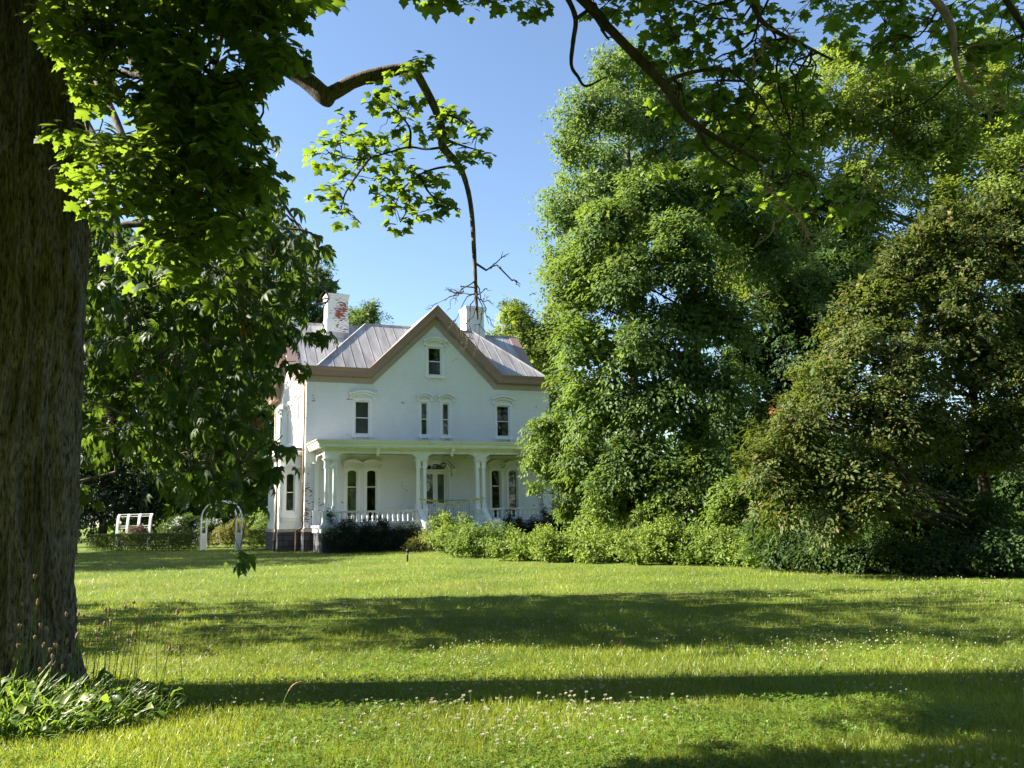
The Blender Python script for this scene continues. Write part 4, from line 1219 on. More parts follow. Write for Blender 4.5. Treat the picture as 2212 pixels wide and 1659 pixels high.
# shaded thicket under the crabapple
G_U = 'shaded thicket under the crabapple'
for i, (x, Y, wx, hh, lab) in enumerate((
        (1700, 21.6, 70, 75, 'leafy bramble clump where the sunny bank meets the shade'),
        (1810, 20.6, 70, 70, 'dark bramble clump under the crabapple\'s left boughs'),
        (1930, 19.8, 75, 75, 'dark thicket shrub right of the crabapple\'s lowest hanging leaves'),
        (2060, 19.2, 80, 80, 'dark thicket shrub in front of the crabapple trunk'),
        (2190, 18.6, 85, 85, 'dark thicket shrub at the right edge of the lawn'))):
    c = at(x, 1255 - .72 * hh, Y); c[2] = max(c[2], .45)
    make_tree('thicket_shrub', lab, 'shrub', gpt(x, Y + .5), c, [((c[0], Y + .4, .45), (wx / FPX * Y, .9, .6)), ((c[0] + .2, Y + 1.5, .9), (wx / FPX * Y, .9, .9))],
              (MAT['darkbark'], MAT['under']), r0=.05, per=14, shoots=8, pshoot=6, length=.42, size=.11, cov=4.5, group=G_U, twigs=6)

# ------------------------------------------------------------------ sunny weed bank along the lawn edge
G_B = 'sunny weed bank along the lawn edge'
bank = [(965, 37.5, 1118, 40, 'small light-green weed bush beside the porch steps'),
        (1045, 32.0, 1108, 62, 'light-green weed bush hiding the foot of the porch steps'),
        (1140, 29.0, 1135, 60, 'low sunlit weed bush below the right stair pedestal'),
        (1230, 27.3, 1140, 65, 'weed bush below the vine-covered snag'),
        (1330, 26.4, 1132, 70, 'broad weed bush at the middle of the sunny bank'),
        (1440, 25.0, 1125, 72, 'tallest sunlit weed bush, under the locust tree'),
        (1550, 23.8, 1140, 70, 'weed bush where the bank bends toward the shade'),
        (1640, 22.6, 1150, 60, 'last sunlit weed bush before the dark thicket')]
for i, (x, Y, ytop, wx, lab) in enumerate(bank):
    zt = at(x, ytop, Y + .6)[2]; w_ = wx / FPX * Y * 1.15; X = at(x, 1100, Y + 1.2)[0]
    bl = [((X, Y + 1.2, zt * .32), (w_, 1.0, zt * .36))]
    for _ in range(9):
        dx = RNG.uniform(-1.1, 1.1); dy = RNG.uniform(.3, 2.8); hh = zt * RNG.uniform(.3, 1.2) * (.55 + .18 * dy)
        bl.append(((X + dx * w_, Y + dy, hh * .62), (RNG.uniform(.2, .6), RNG.uniform(.25, .55), hh * .42)))
    make_tree('weed_bush', lab, 'bush', (X, Y + 1.2, 0), (X, Y + 1.4, zt * .7), bl, (MAT['stem'], MAT['weed'] if i not in (1, 6) else MAT['vine']), r0=.03, per=30, shoots=8, pshoot=6, length=.40, size=.12, cov=3.6, group=G_B, twigs=5, up=.55, fan=False, droop=.2)

# young growth between the bank and the wood
G_Y = 'young trees behind the weed bank'
for (x, Y, lab, bl) in ((1345, 28.8, 'bright sapling behind the middle of the weed bank', [(1340, 1040, 50), (1300, 1090, 45), (1385, 1085, 45), (1350, 970, 40)]), (1480, 27.6, 'pale-leaved sapling where the weed bank meets the wood', [(1400, 1125, 42), (1480, 1050, 45), (1440, 1090, 40), (1530, 1085, 45), (1500, 990, 35)]),
                       (1590, 26.0, 'sapling with hanging leaves beside the crabapple\'s left edge', [(1590, 1070, 45), (1630, 1100, 40), (1560, 1110, 40)])):
    far_tree('sapling', lab, gpt(x, Y), [B(a, b_, r_, Y) for a, b_, r_ in bl], 'vine', .06, 3, 8, 7, .5, .13, group=G_Y, cov=3.5)

# vine-smothered snag in front of the porch's right end
sn = [gpt(1275, 31.5), at(1268, 1060, 31.5), at(1250, 960, 31.6), at(1235, 880, 31.6), at(1232, 840, 31.6)]
make_tree('vine_snag', 'leaning dead snag smothered in pale-green vines at the right end of the porch', 'tree', gpt(1275, 31.5), sn[-1],
          [B(1165, 940, 42, 31.3), B(1205, 915, 38, 31.4), B(1160, 1000, 36, 31.2), B(1215, 980, 45, 31.2), B(1240, 1050, 40, 31.2), B(1200, 1030, 30, 31), B(1275, 1000, 45, 31.6), B(1150, 1055, 14, 31, ry=.3), B(1262, 930, 30, 31.5), B(1285, 1100, 42, 31), B(1225, 1110, 36, 31)],
          (MAT['bark2'], MAT['vine']), r0=.10, per=17, shoots=8, pshoot=7, length=.42, size=.125, cov=4, trunk_pts=sn, up=0, droop=.8, twigs=6)

# yews before the porch
def porch_yew(u0, u1, zs, lab, seed, tall=None):
    bl = []; n = max(2, int((u1 - u0) / .75))
    for i in range(n):
        u = u0 + (u1 - u0) * (i + .5) / n; h = zs * (1 + .12 * math.sin(seed + i * 1.9))
        bl.append((hw_(u, -3.6, h * .48), (.62, .62, h * .55)))
        if i % 2: bl.append((hw_(u, -3.5, h * .95), (.22, .22, .22)))
    for (u, zt) in (tall or []): bl.append((hw_(u, -3.5, zt - .45), (.16, .16, .5)))
    b = hw_((u0 + u1) / 2, -3.6, 0)
    make_tree('yew_shrub', lab, 'shrub', b, b + np.array([0, 0, zs * .8]), bl, (MAT['darkbark'], MAT['yew']), r0=.06, per=46, shoots=4, pshoot=9, length=.3, size=.075, tpl=T_leaf(.3), group='dark yews before the porch', twigs=4, up=.7, jit=.02)
porch_yew(.35, 2.0, 1.42, 'dark yew with an upright spire before the corner post of the porch', .3, [(.62, 2.2), (1.25, 1.75)])
porch_yew(2.0, 3.7, 1.42, 'dark yew below the left porch balusters', 1.4, [(3.0, 1.85)])
porch_yew(3.7, 5.1, 1.30, 'dark yew beside the left cheek of the porch steps', 2.2, [(4.6, 1.5)])
porch_yew(9.1, 10.9, 1.55, 'dark yew right of the stair pedestal', 3.1, [(9.9, 1.95)])
porch_yew(10.9, 13.4, 1.6, 'dark yew below the right porch balusters beside the snag', 4.2, [(11.9, 2.15), (12.6, 1.9)])
make_tree('twiggy_weed', 'pale twiggy weed at the foot of the left stair pedestal', 'weed', hw_(5.0, -5.2, 0), hw_(5.0, -5.2, .6), [(hw_(4.9, -5.2, .55), (.4, .4, .5)), (hw_(4.4, -5.0, .35), (.5, .4, .3))],
          (MAT['deadwood'], MAT['golden']), r0=.03, per=10, shoots=3, pshoot=4, length=.4, size=.11, twigs=10)

# ------------------------------------------------------------------ garden at the left
def hedge(label, a, b, depth, h, mat='hedge'):
    a, b = np.array([*a, 0.]), np.array([*b, 0.]); L = np.linalg.norm(b - a); t = (b - a) / L; nn = np.array([-t[1], t[0], 0])
    root = empty('box_hedge', tuple(a)); tag(root, label, 'hedge', 'clipped hedges of the garden')
    n = int(L * 1500); x = RNG.uniform(0, L, n); y = RNG.uniform(-depth / 2, depth / 2, n); z = RNG.uniform(.04, h, n)
    f = RNG.integers(0, 4, n); z = np.where(f == 0, h + RNG.normal(0, .025, n), z); y = np.where(f == 1, -depth / 2 + RNG.normal(0, .03, n), y); y = np.where(f == 2, depth / 2 + RNG.normal(0, .03, n), y)
    P = x[:, None] * t + y[:, None] * nn + z[:, None] * np.array([0, 0, 1.])
    leaf_mesh('foliage', T_leaf(.6), P, rand_unit(n) + np.array([0, 0, .3]), rand_unit(n) + np.array([0, 0, .8]), RNG.uniform(.06, .11, n), MAT[mat], root)
    mb = MB()
    for q in np.arange(.3, L, .5): s = q * t; mb.tube([s, s + [.04, 0, h * .5], s + [0, .05, h * .85]], [.02, .014, .006], 4)
    mb.build('stems', MAT['darkbark'], root, uv=False)
hedge('long clipped hedge with a shaded face between the tree trunk and the white arch', (-26.4, 52.6), (-18.6, 49.2), .9, .96)
hedge('short clipped hedge with a sunlit top between the white arch and the house', (-15.5, 48.9), (-12.9, 49.6), .9, 1.02)

# garden arch
ar = empty('garden_arch', (-17.1, 48.4, 0), math.radians(-28)); tag(ar, 'white garden arch with curved top and low side panels at the hedge gap', 'arch')
for s in (-1, 1):
    for k in (0, 1):
        p = MB(); p.box(s * 1.42 - .036, s * 1.42 + .036, k * .4 - .036, k * .4 + .036, 0, 1.75); p.box(s * 1.42 - .065, s * 1.42 + .065, k * .4 - .065, k * .4 + .065, 1.751, 1.80)
        p.build('post', MAT['white'], ar)
    p = MB()
    for z in (.12, .86): p.box(s * 1.42 - .03, s * 1.42 + .03, .046, .354, z, z + .07)
    for y in np.arange(.06, .33, .085): p.box(s * 1.42 - .022, s * 1.42 + .022, y, y + .055, .02, .98)
    p.build('side_panel', MAT['white'], ar)
for k in (0, 1):
    p = MB()
    for i in range(14):
        a0, a1 = math.pi * i / 14, math.pi * (i + 1) / 14; y0, y1 = k * .4 - .035, k * .4 + .035
        q = [(math.cos(a) * r_, y, 1.80 + math.sin(a) * r_ * .72) for a in (a0, a1) for r_ in (1.39, 1.455) for y in (y0, y1)]
        p.add(q, [(0, 1, 3, 2), (4, 6, 7, 5), (0, 4, 5, 1), (2, 3, 7, 6), (0, 2, 6, 4), (1, 5, 7, 3)])
    p.build('arched_top', MAT['white'], ar)

# white slatted garden frame
fr_ = empty('garden_trellis', (-25.4, 56.0, 0), math.radians(-12)); tag(fr_, 'white garden frame of four upright ribs and double rails standing behind the hedge', 'frame')
for x in (-1.30, -.55, .30, 1.15):
    p = MB(); path = spline([(x, 0, .0), (x, .0, .9), (x, .03, 1.6), (x, .10, 2.08), (x, .22, 2.28)], 4)
    for i in range(len(path) - 1):
        a, b = path[i], path[i + 1]
        q = [(c[0] + sx * .08, c[1] + sy * .05, c[2]) for c in (a, b) for sx in (-1, 1) for sy in (-1, 1)]
        p.add(q, [(0, 1, 3, 2), (4, 6, 7, 5), (0, 4, 5, 1), (2, 3, 7, 6), (0, 2, 6, 4), (1, 5, 7, 3)])
    p.build('rib', MAT['white'], fr_)
for z, y in ((2.12, .12), (2.26, .20), (1.50, .03), (1.36, .02), (.72, .0)):
    p = MB(); p.box(-1.34, 1.19, y - .02, y + .02, z - .022, z + .022); p.build('rail', MAT['white'], fr_)
p = MB(); p.box(-1.34, 1.19, .06, .1, .12, .62); p.build('base_board', MAT['white'], fr_)

# flower shrubs behind the hedge
def shrub(name, label, x, y, w_, h, mat, cat='shrub', size=.1, per=20, extra=None, group=None):
    bl = [((x, y, h * .45), (w_, w_ * .7, h * .5)), ((x + .3 * w_, y + .2, h * .7), (w_ * .6, w_ * .5, h * .35))]
    return make_tree(name, label, cat, (x, y, 0), (x, y, h * .8), bl, (MAT['darkbark'], MAT[mat]), r0=.04, per=per, shoots=4, pshoot=6, length=.35, size=size, twigs=5, extra=extra, up=.5, group=group)
G_G = 'flowering shrubs behind the garden hedge'
shrub('flowering_shrub', 'purple and yellow flowering shrub in front of the white garden frame', -24.6, 54.3, .9, 1.55, 'purple', group=G_G)
shrub('flowering_shrub', 'white-flowered rose bush between the garden frame and the arch', -21.6, 54.2, 1.5, 2.2, 'under', extra=(MAT['rose'], .16), size=.12, group=G_G)
shrub('flowering_shrub', 'white-flowered rose bush close behind the left post of the arch', -19.6, 53.4, .8, 1.9, 'under', extra=(MAT['rose'], .2), size=.12, group=G_G)
shrub('golden_shrub', 'yellow-leaved rounded shrub seen through the white arch', -17.9, 52.8, 1.2, 1.75, 'golden', size=.1)
shrub('garden_shrub', 'pale-green leafy shrub behind the hedge beside the bay window', -15.6, 54.5, 1.9, 2.6, 'vine', size=.13)

# background trees at the left
G_L = 'shaded trees behind the garden'
far_tree('spruce_tree', 'black-green conifer behind the hedge at the far left', gpt(225, 63),
         [B(230, 1080, 95, 63, ry=1.8), B(250, 980, 85, 63, ry=1.8), B(225, 880, 70, 63), B(235, 780, 50, 63), B(300, 1090, 60, 63), B(170, 1000, 60, 63), B(150, 1100, 60, 63)], 'conifer', .35, 2.6, 12, 10, 1.3, .30, tpl=T_leaf(.35), group=G_L, up=-.1, fan=False)
far_tree('lime_tree', 'broad bright-leaved tree behind the garden frame', gpt(420, 70),
         [B(420, 900, 100, 70), B(340, 800, 100, 72), B(470, 1010, 90, 68), B(380, 680, 90, 72), B(280, 640, 90, 74), B(520, 1000, 80, 66), B(450, 780, 90, 71), B(400, 1060, 80, 68)], 'farleaf', .4, 1.7, 12, 8, 1.1, .3, group=G_L)
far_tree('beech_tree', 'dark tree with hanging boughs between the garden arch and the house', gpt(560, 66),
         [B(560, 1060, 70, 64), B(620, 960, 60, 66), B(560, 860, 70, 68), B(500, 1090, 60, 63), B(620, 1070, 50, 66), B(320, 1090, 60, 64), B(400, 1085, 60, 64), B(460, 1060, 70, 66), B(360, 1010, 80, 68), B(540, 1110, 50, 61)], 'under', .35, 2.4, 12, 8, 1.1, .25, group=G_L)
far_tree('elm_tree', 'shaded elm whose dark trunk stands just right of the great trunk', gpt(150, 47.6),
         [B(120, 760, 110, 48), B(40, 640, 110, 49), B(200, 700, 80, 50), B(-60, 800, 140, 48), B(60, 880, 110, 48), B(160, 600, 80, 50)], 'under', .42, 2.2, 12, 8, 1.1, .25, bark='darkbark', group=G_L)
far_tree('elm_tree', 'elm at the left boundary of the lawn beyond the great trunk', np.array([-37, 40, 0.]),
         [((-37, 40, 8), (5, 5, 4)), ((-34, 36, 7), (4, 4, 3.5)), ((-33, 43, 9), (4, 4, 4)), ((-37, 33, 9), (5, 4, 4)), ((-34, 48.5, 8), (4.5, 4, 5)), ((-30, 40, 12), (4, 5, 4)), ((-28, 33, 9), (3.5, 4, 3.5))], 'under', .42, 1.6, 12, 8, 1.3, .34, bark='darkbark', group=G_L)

# far wood, together with unseen trees added round and behind the camera
n = 42000; a = RNG.uniform(-1.15, 1.15, n); R_ = RNG.uniform(92, 125, n)
zz = RNG.uniform(0, 1, n) ** .8 * (9 + 4 * np.sin(a * 9) + 2.5 * np.sin(a * 23 + 1))
P = np.stack([np.sin(a) * R_, np.cos(a) * R_, zz], 1)
n2 = 26000; a = RNG.uniform(1.15, 2 * math.pi - 1.15, n2); R_ = RNG.uniform(44, 58, n2); z2 = RNG.uniform(0, 1, n2) ** .85 * (20 + 3 * np.sin(a * 7) + 2 * np.sin(a * 17))  # unseen ring of trees, for dark window reflections and a dimmer porch
P = np.vstack([P, np.stack([np.sin(a) * R_, np.cos(a) * R_, z2], 1)]); n += n2
n2 = 15000; a = RNG.uniform(1.9, 4.1, n2); R_ = RNG.uniform(16, 34, n2); z2 = 3 + RNG.uniform(0, 1, n2) * (20 + 3 * np.sin(a * 9))  # nearer unseen trees behind the camera, added to darken the porch
P = np.vstack([P, np.stack([np.sin(a) * R_, np.cos(a) * R_, z2], 1)]); n += n2
o = leaf_mesh('far_and_unseen_wood', T_leaf(.7), P, rand_unit(n), rand_unit(n) + np.array([0, -.5, .6]), RNG.uniform(.6, 1.3, n), MAT['farleaf'])
tag(o, 'distant belt of trees closing the view behind the garden and house, with unseen trees added behind the viewer', 'wood', kind='stuff')

# ------------------------------------------------------------------ buckeye hanging over the lawn at the left
def inside(poly_, x, y):
    c = np.zeros(len(x), bool); j = len(poly_) - 1
    for i in range(len(poly_)):
        xi, yi = poly_[i]; xj, yj = poly_[j]
        c ^= ((yi > y) != (yj > y)) & (x < (xj - xi) * (y - yi) / (yj - yi + 1e-9) + xi); j = i
    return c


def fill(poly_, n, Y0, Y1, dens=None):
    """points through the depth of a crown whose outline is known"""
    p = np.array(poly_, float); out = []
    while len(out) < n:
        x = RNG.uniform(p[:, 0].min(), p[:, 0].max(), 400); y = RNG.uniform(p[:, 1].min(), p[:, 1].max(), 400)
        k = inside(poly_, x, y)
        if dens is not None: k &= RNG.random(400) < dens(x, y)
        for a, b in zip(x[k], y[k]): out.append(at(a, b, RNG.uniform(Y0, Y1)))
    return np.array(out[:n])


def hang_clusters(C, per, rad, droop, size, flat=.4, axis=None):
    n = len(C); d = rand_unit(n * per); d[:, 2] *= flat
    P = np.repeat(C, per, 0) + d * (RNG.uniform(.2, 1, n * per) ** .6 * rad)[:, None]
    P[:, 2] -= .18 * rad * RNG.random(n * per)
    tip = unit(unit(d) * np.array([1, 1, .4]) + rand_unit(n * per) * .4 - np.array([0, 0, droop]))
    nrm = unit(np.array([0, 0, 1.]) + rand_unit(n * per) * .55 + d * .3)
    return P, tip, nrm, size * RNG.uniform(.45, 1.2, n * per)


def twig_net(mb, C, hubs, r_, k=5, every=1):
    """a twig from the nearest hub to every cluster"""
    sub = []
    if len(C) > 60:                                                # boughs first, then twigs from the boughs
        for i in range(0, len(C), 9):
            c = C[i]; h = hubs[np.argmin(np.linalg.norm(hubs - c, axis=1) + RNG.uniform(0, .8, len(hubs)))]
            lp = spline(limb_path(h, c, .10, 5, .07), 3); mb.tube(lp, np.linspace(r_ * 1.7, r_ * .7, len(lp)), k, cap=False); sub.append(lp[4:])
        hubs = np.vstack(sub)
    for i in range(0, len(C), every):
        if sub and i % 9 == 0: continue
        c = C[i]; h = hubs[np.argmin(np.linalg.norm(hubs - c, axis=1) + RNG.uniform(0, .3, len(hubs)))]
        mb.tube(limb_path(h, c, .10, 5, .05), np.linspace(r_, r_ * .35, 5), k, cap=False)


bk0 = gpt(20, 14.2)
bk = empty('buckeye_tree', tuple(bk0)); tag(bk, 'large shaded tree with drooping hand-shaped leaves behind the great trunk, left of the house', 'tree')
mb = MB()
tk = spline([bk0, bk0 + [.1, 0, 3], bk0 + [.3, .2, 6.5], bk0 + [.9, .4, 11]], 5); mb.tube(tk - bk0, np.linspace(.36, .12, len(tk)), 12)
bl_ = []
for tgt in ((600, 470, 13), (560, 330, 14), (690, 560, 13), (620, 700, 13.5), (560, 860, 13), (520, 1000, 12.5), (420, 1060, 12.5), (300, 900, 12.5), (250, 1020, 13), (330, 620, 15), (450, 720, 14.5), (640, 620, 14)):
    st = tk[RNG.integers(6, len(tk))]; e = at(*tgt)
    lp = spline([st, st * .6 + e * .4 + [0, 0, 1.0], st * .25 + e * .75 + [0, 0, .7], e], 5)
    mb.tube(lp - bk0, np.linspace(.085, .016, len(lp)), 6, cap=False); bl_.append(lp[5:])
hubs = np.vstack(bl_)
PB = [(140, 430), (330, 520), (500, 500), (540, 330), (580, 400), (600, 470), (665, 520), (675, 560), (655, 620), (650, 670), (610, 740), (570, 780), (540, 850), (560, 940), (575, 1000), (560, 1035), (480, 1030), (420, 1050), (350, 1030), (320, 985), (250, 960), (190, 1000), (140, 990)]
Cb = fill(PB, 640, 10.2, 17.0, lambda x, y: np.where((x > 560) & (y > 750) & (y < 930), .25, np.where((y > 940) & (x < 300), .45, .8)))
Cx = np.array([at(*q) for q in ((575, 300, 13), (545, 230, 13.2), (605, 390, 13), (640, 780, 12.6), (610, 800, 12.5), (690, 730, 13), (690, 520, 13), (680, 700, 13), (610, 940, 12.6), (575, 1050, 12.2), (600, 1020, 12.3), (518, 1190, 12.4), (190, 1060, 12), (180, 1080, 12), (365, 1070, 12.2), (450, 1085, 12.4), (540, 1080, 12.3), (500, 1060, 12.3))])
# crown above and left of the frame, on the same limbs
Cu = bk0 + np.stack([RNG.uniform(-3.2, 5.2, 460), RNG.uniform(-4.4, 3.1, 460), RNG.uniform(6.2, 10.5, 460)], 1)
Cl = bk0 + np.stack([RNG.uniform(-5.5, -.6, 420), RNG.uniform(-3.6, 3.0, 420), RNG.uniform(1.7, 8.5, 420)], 1)  # unseen left side, added to widen the shade on the lawn
Cl = Cl[Cl[:, 0] < -.60 * Cl[:, 1] + .2]
Cu = np.vstack([Cu[Cu[:, 2] > 1.75 + .66 * Cu[:, 1]], Cl])
Cb = np.vstack([Cb, Cx, Cu])
twig_net(mb, Cb - bk0, hubs - bk0, .014, 4)
mb.tube(spline([at(540, 1080, 12.3), at(530, 1130, 12.4), at(520, 1180, 12.4)], 4) - bk0, .008, 4)
mb.build('trunk', MAT['bark2'], bk, smooth=True, uv=False)
P, tip, nrm, sz = hang_clusters(Cb, 6, .32, 1.1, .225, .7)
mi = (RNG.random(len(P)) < .003).astype(int)
leaf_mesh('crown', T_palmate(6), P - bk0, tip, nrm, sz, [MAT['buckeye'], MAT['orangeleaf']], bk, mi=mi)

# ------------------------------------------------------------------ the great maple in the left foreground
MY = 7.9
ed = [(1500, 168), (1440, 150), (1390, 141), (1300, 135), (1207, 133), (1114, 141), (937, 146), (804, 154), (671, 163), (494, 172), (365, 173), (233, 166), (100, 158), (-60, 154), (-300, 150), (-600, 150)]
ez = np.array([at(x, y, MY) for y, x in ed]); ez[0, 2] = -.05
rad_z = np.interp(ez[:, 2], [0, .25, .6, 2, 5, 8, 12], [.62, .56, .52, .50, .50, .46, .36])
m0 = np.array([ez[0, 0] - .62, MY, 0.0])
mp = empty('maple_tree', tuple(m0)); tag(mp, 'great maple with furrowed trunk at the left edge and limbs overhanging the lawn', 'tree')
zs = np.concatenate([np.linspace(-.05, 7.7, 620), np.linspace(7.75, ez[-1, 2], 40)]); K = 600; NZ = len(zs)
cx = np.interp(zs, ez[:, 2], ez[:, 0] - rad_z); rz = np.interp(zs, ez[:, 2], rad_z)
th = np.arange(K) / K
TH, ZZ = np.meshgrid(th, zs)
warp = 1.6 * vnoise(TH * 6, ZZ * .9, 6, 3) + .5 * vnoise(TH * 18, ZZ * 3, 18, 4)
f1 = vnoise(TH * 40 + warp, ZZ * 1.1, 40, 5); f2 = vnoise(TH * 88 + warp * 2, ZZ * 2.6, 88, 6); f3 = vnoise(TH * 110, ZZ * 9, 110, 7)
rid = 1 - np.abs(2 * f1 - 1); rid2 = 1 - np.abs(2 * f2 - 1)
RR = rz[:, None] * (1 + .05 * (vnoise(TH * 5, ZZ * .5, 5, 8) - .5)) + .085 * rid ** 1.5 + .024 * rid2 + .010 * f3 - .05
flare = np.exp(-np.maximum(ZZ, 0) / .28) * .14 * np.maximum(0, np.cos(TH * 2 * math.pi * 5 + .6)); RR = RR + flare
V = np.stack([cx[:, None] + RR * np.cos(TH * 2 * math.pi), MY + RR * np.sin(TH * 2 * math.pi), ZZ], 2).reshape(-1, 3) - m0
i0 = np.arange(NZ - 1)[:, None] * K; j0 = np.arange(K)[None]; j1 = (j0 + 1) % K
F4 = np.stack([i0 + j0, i0 + j1, i0 + K + j1, i0 + K + j0], 2).reshape(-1, 4)
me = bpy.data.meshes.new('trunk'); me.vertices.add(len(V)); me.vertices.foreach_set('co', V.astype(np.float32).ravel())
me.loops.add(F4.size); me.loops.foreach_set('vertex_index', F4.astype(np.int32).ravel()); me.polygons.add(len(F4))
me.polygons.foreach_set('loop_start', (np.arange(len(F4)) * 4).astype(np.int32)); me.polygons.foreach_set('loop_total', np.full(len(F4), 4, dtype=np.int32))
me.polygons.foreach_set('use_smooth', np.ones(len(F4), dtype=bool)); me.materials.append(MAT['bark']); me.update(calc_edges=True)
to = bpy.data.objects.new('trunk', me); COL.objects.link(to); to.parent = mp
top = np.array([cx[-1], MY, zs[-1]])


def limb(name, pts, r0, r1, mat='bark2', k=10, n=5, rough=0.0):
    P_ = spline(pts, n); rq = np.interp(np.linspace(0, 1, len(P_)), np.linspace(0, 1, len(np.atleast_1d(r0))), np.atleast_1d(r0)) if not np.isscalar(r0) else np.linspace(r0, r1, len(P_))
    if rough: rq = rq * (1 + RNG.normal(0, rough, len(rq)))
    m_ = MB(); m_.tube(P_ - m0, rq, k); return m_.build(name, MAT[mat], mp, smooth=True, uv=False), P_


A = lambda x, y, Y=8.8: at(x, y, Y)
l1, p1 = limb('limb', [(float(np.interp(6.0, zs, cx)), MY, 6.0), A(150, -160, 8.0), A(300, -60, 8.2), A(420, 15, 8.4), A(520, 78), A(610, 138), A(665, 176), A(700, 207), A(716, 218)], [.20, .18, .15, .125, .11, .105, .10, .105, .085], 0, 'bark', 12, 5, .02)
l2, p2 = limb('limb', [A(706, 207), A(728, 196), A(760, 178), A(800, 164), A(850, 152), A(893, 146), A(905, 156)], [.085, .082, .078, .074, .066, .055, .05], 0, 'bark', 12, 5, .02)
l3, p3 = limb('limb', [A(893, 146), A(915, 185), A(940, 235), A(956, 285), A(957, 318), A(990, 355), A(1008, 400), A(1019, 460), A(1024, 540), A(1027, 610), A(1029, 655), A(1032, 690)], [.052, .05, .046, .05, .05, .034, .031, .028, .025, .022, .02, .008], 0, 'bark', 8, 4, .03)
q = MB(); q.lathe(0, 0, [(.055, 0), (.05, .012)], 12); k = q.build('cut_stub', MAT['cut'], mp); k.location = Vector(A(655, 160, 8.68) - m0); k.rotation_euler = (math.radians(75), 0, math.radians(25))
# bare twigs at the end of the hanging branch
m_ = MB()
def dead(a, b, n, r_=.008, dep=2, spread=.35):
    a, b = np.asarray(a), np.asarray(b)
    P_ = limb_path(a, b, .08, 6, .06); m_.tube(P_ - m0, np.linspace(r_, r_ * .4, 6), 4, cap=False)
    if dep > 0:
        for _ in range(n):
            s = P_[RNG.integers(2, 6)]; L = np.linalg.norm(b - a)
            d = unit(b - a) + rand_unit(1)[0] * .9
            dead(s, s + unit(d) * L * spread, max(1, n - 1), r_ * .6, dep - 1, spread)
dead(A(1026, 568), A(1116, 606), 3, .014, 1, .25); dead(A(1060, 580), A(1100, 548), 2, .008, 1, .3)
for x, y in ((960, 650), (945, 655), (985, 690), (1000, 720), (1050, 625), (1062, 655), (1056, 700), (1035, 730), (975, 630), (1010, 740)):
    dead(A(1027, 615 + RNG.uniform(-10, 40)), A(x, y, 8.8 + RNG.uniform(-.25, .25)), 3, .008, 2, .4)
m_.build('dead_twig', MAT['bark2'], mp, uv=False)
A9 = A
def A(x, y, Y=7.5): return A9(x, y, Y - 1.5 if Y > 8.4 else Y)
# overhead limbs reaching to the right, most in darker bark that imitates crown shade
l4, p4 = limb('limb', [(float(np.interp(8.2, zs, cx)), MY, 8.2), A(420, -420, 8.4), A(800, -330, 8.8), A(1080, -150, 9), A(1235, -25, 9), A(1330, 75, 9), A(1430, 180, 9), A(1470, 240, 9), A(1505, 270, 9), A(1560, 305, 9), A(1640, 348, 9)],
                [.20, .17, .13, .08, .054, .048, .042, .036, .03, .024, .014], 0, 'darkbark', 9, 5, .05)
l5, p5 = limb('limb', [A(1180, -70, 9), A(1222, -10, 9), A(1243, 40, 9.1), A(1238, 90, 9.1), A(1234, 140, 9.1), A(1248, 165, 9.1), A(1266, 186, 9.1), A(1310, 166, 9.1)], [.03, .028, .026, .022, .018, .016, .013, .006], 0, 'darkbark', 7, 5, .05)
l6, p6 = limb('limb', [A(1243, 42, 9.05), A(1262, 28, 9.05), A(1280, 15, 9.02)], .02, .018, 'darkbark', 6)
l7, p7 = limb('limb', [A(1432, 182, 9), A(1465, 165, 9), A(1510, 153, 9), A(1565, 150, 9), A(1605, 175, 9.1), A(1640, 215, 9.1)], .026, .008, 'darkbark', 7)
l8, p8 = limb('limb', [A(1500, 268, 9), A(1530, 320, 9), A(1560, 345, 9), A(1610, 375, 9)], .022, .008, 'darkbark', 7)
l9, p9 = limb('limb', [A(1300, -330, 9), A(1560, -120, 9.2), A(1620, -10, 9.2), A(1650, 50, 9.2), A(1740, 100, 9.3), A(1800, 130, 9.3)], .05, .01, 'darkbark', 7)
l10, p10 = limb('limb', [A(1500, -330, 9), A(1850, -140, 9.1), A(2000, -20, 9), A(2052, 50, 8.9), A(2062, 120, 8.9), A(2078, 180, 8.9), A(2110, 200, 8.9)], .06, .012, 'deadwood', 7)
l11, p11 = limb('limb', [A(1700, -300, 9.1), A(2050, -150, 9.2), A(2200, 40, 9.2), A(2280, 160, 9.2)], .06, .014, 'darkbark', 7)
for a, b in (((1640, 350), (1655, 415)), ((1652, 400), (1740, 500)), ((1660, 440), (1780, 505)), ((1690, 470), (1650, 520)), ((2078, 180), (2150, 160)), ((2070, 150), (2170, 205)), ((2090, 200), (2140, 260)), ((2100, 205), (2190, 225)), ((2060, 120), (2120, 90)),
             ((1650, 60), (1640, 120)), ((1640, 110), (1625, 160)), ((1660, 60), (1720, 70)), ((1950, 110), (1890, 150)), ((1890, 150), (1840, 220)), ((1930, 200), (1850, 260)), ((1760, 380), (1850, 330)), ((1880, 330), (1860, 430)), ((1870, 400), (1930, 430))):
    m_ = MB(); dead(A(*a, 9), A(*b, 9), 4, .011, 2, .36); m_.build('dead_twig', MAT['deadwood'], mp, uv=False)

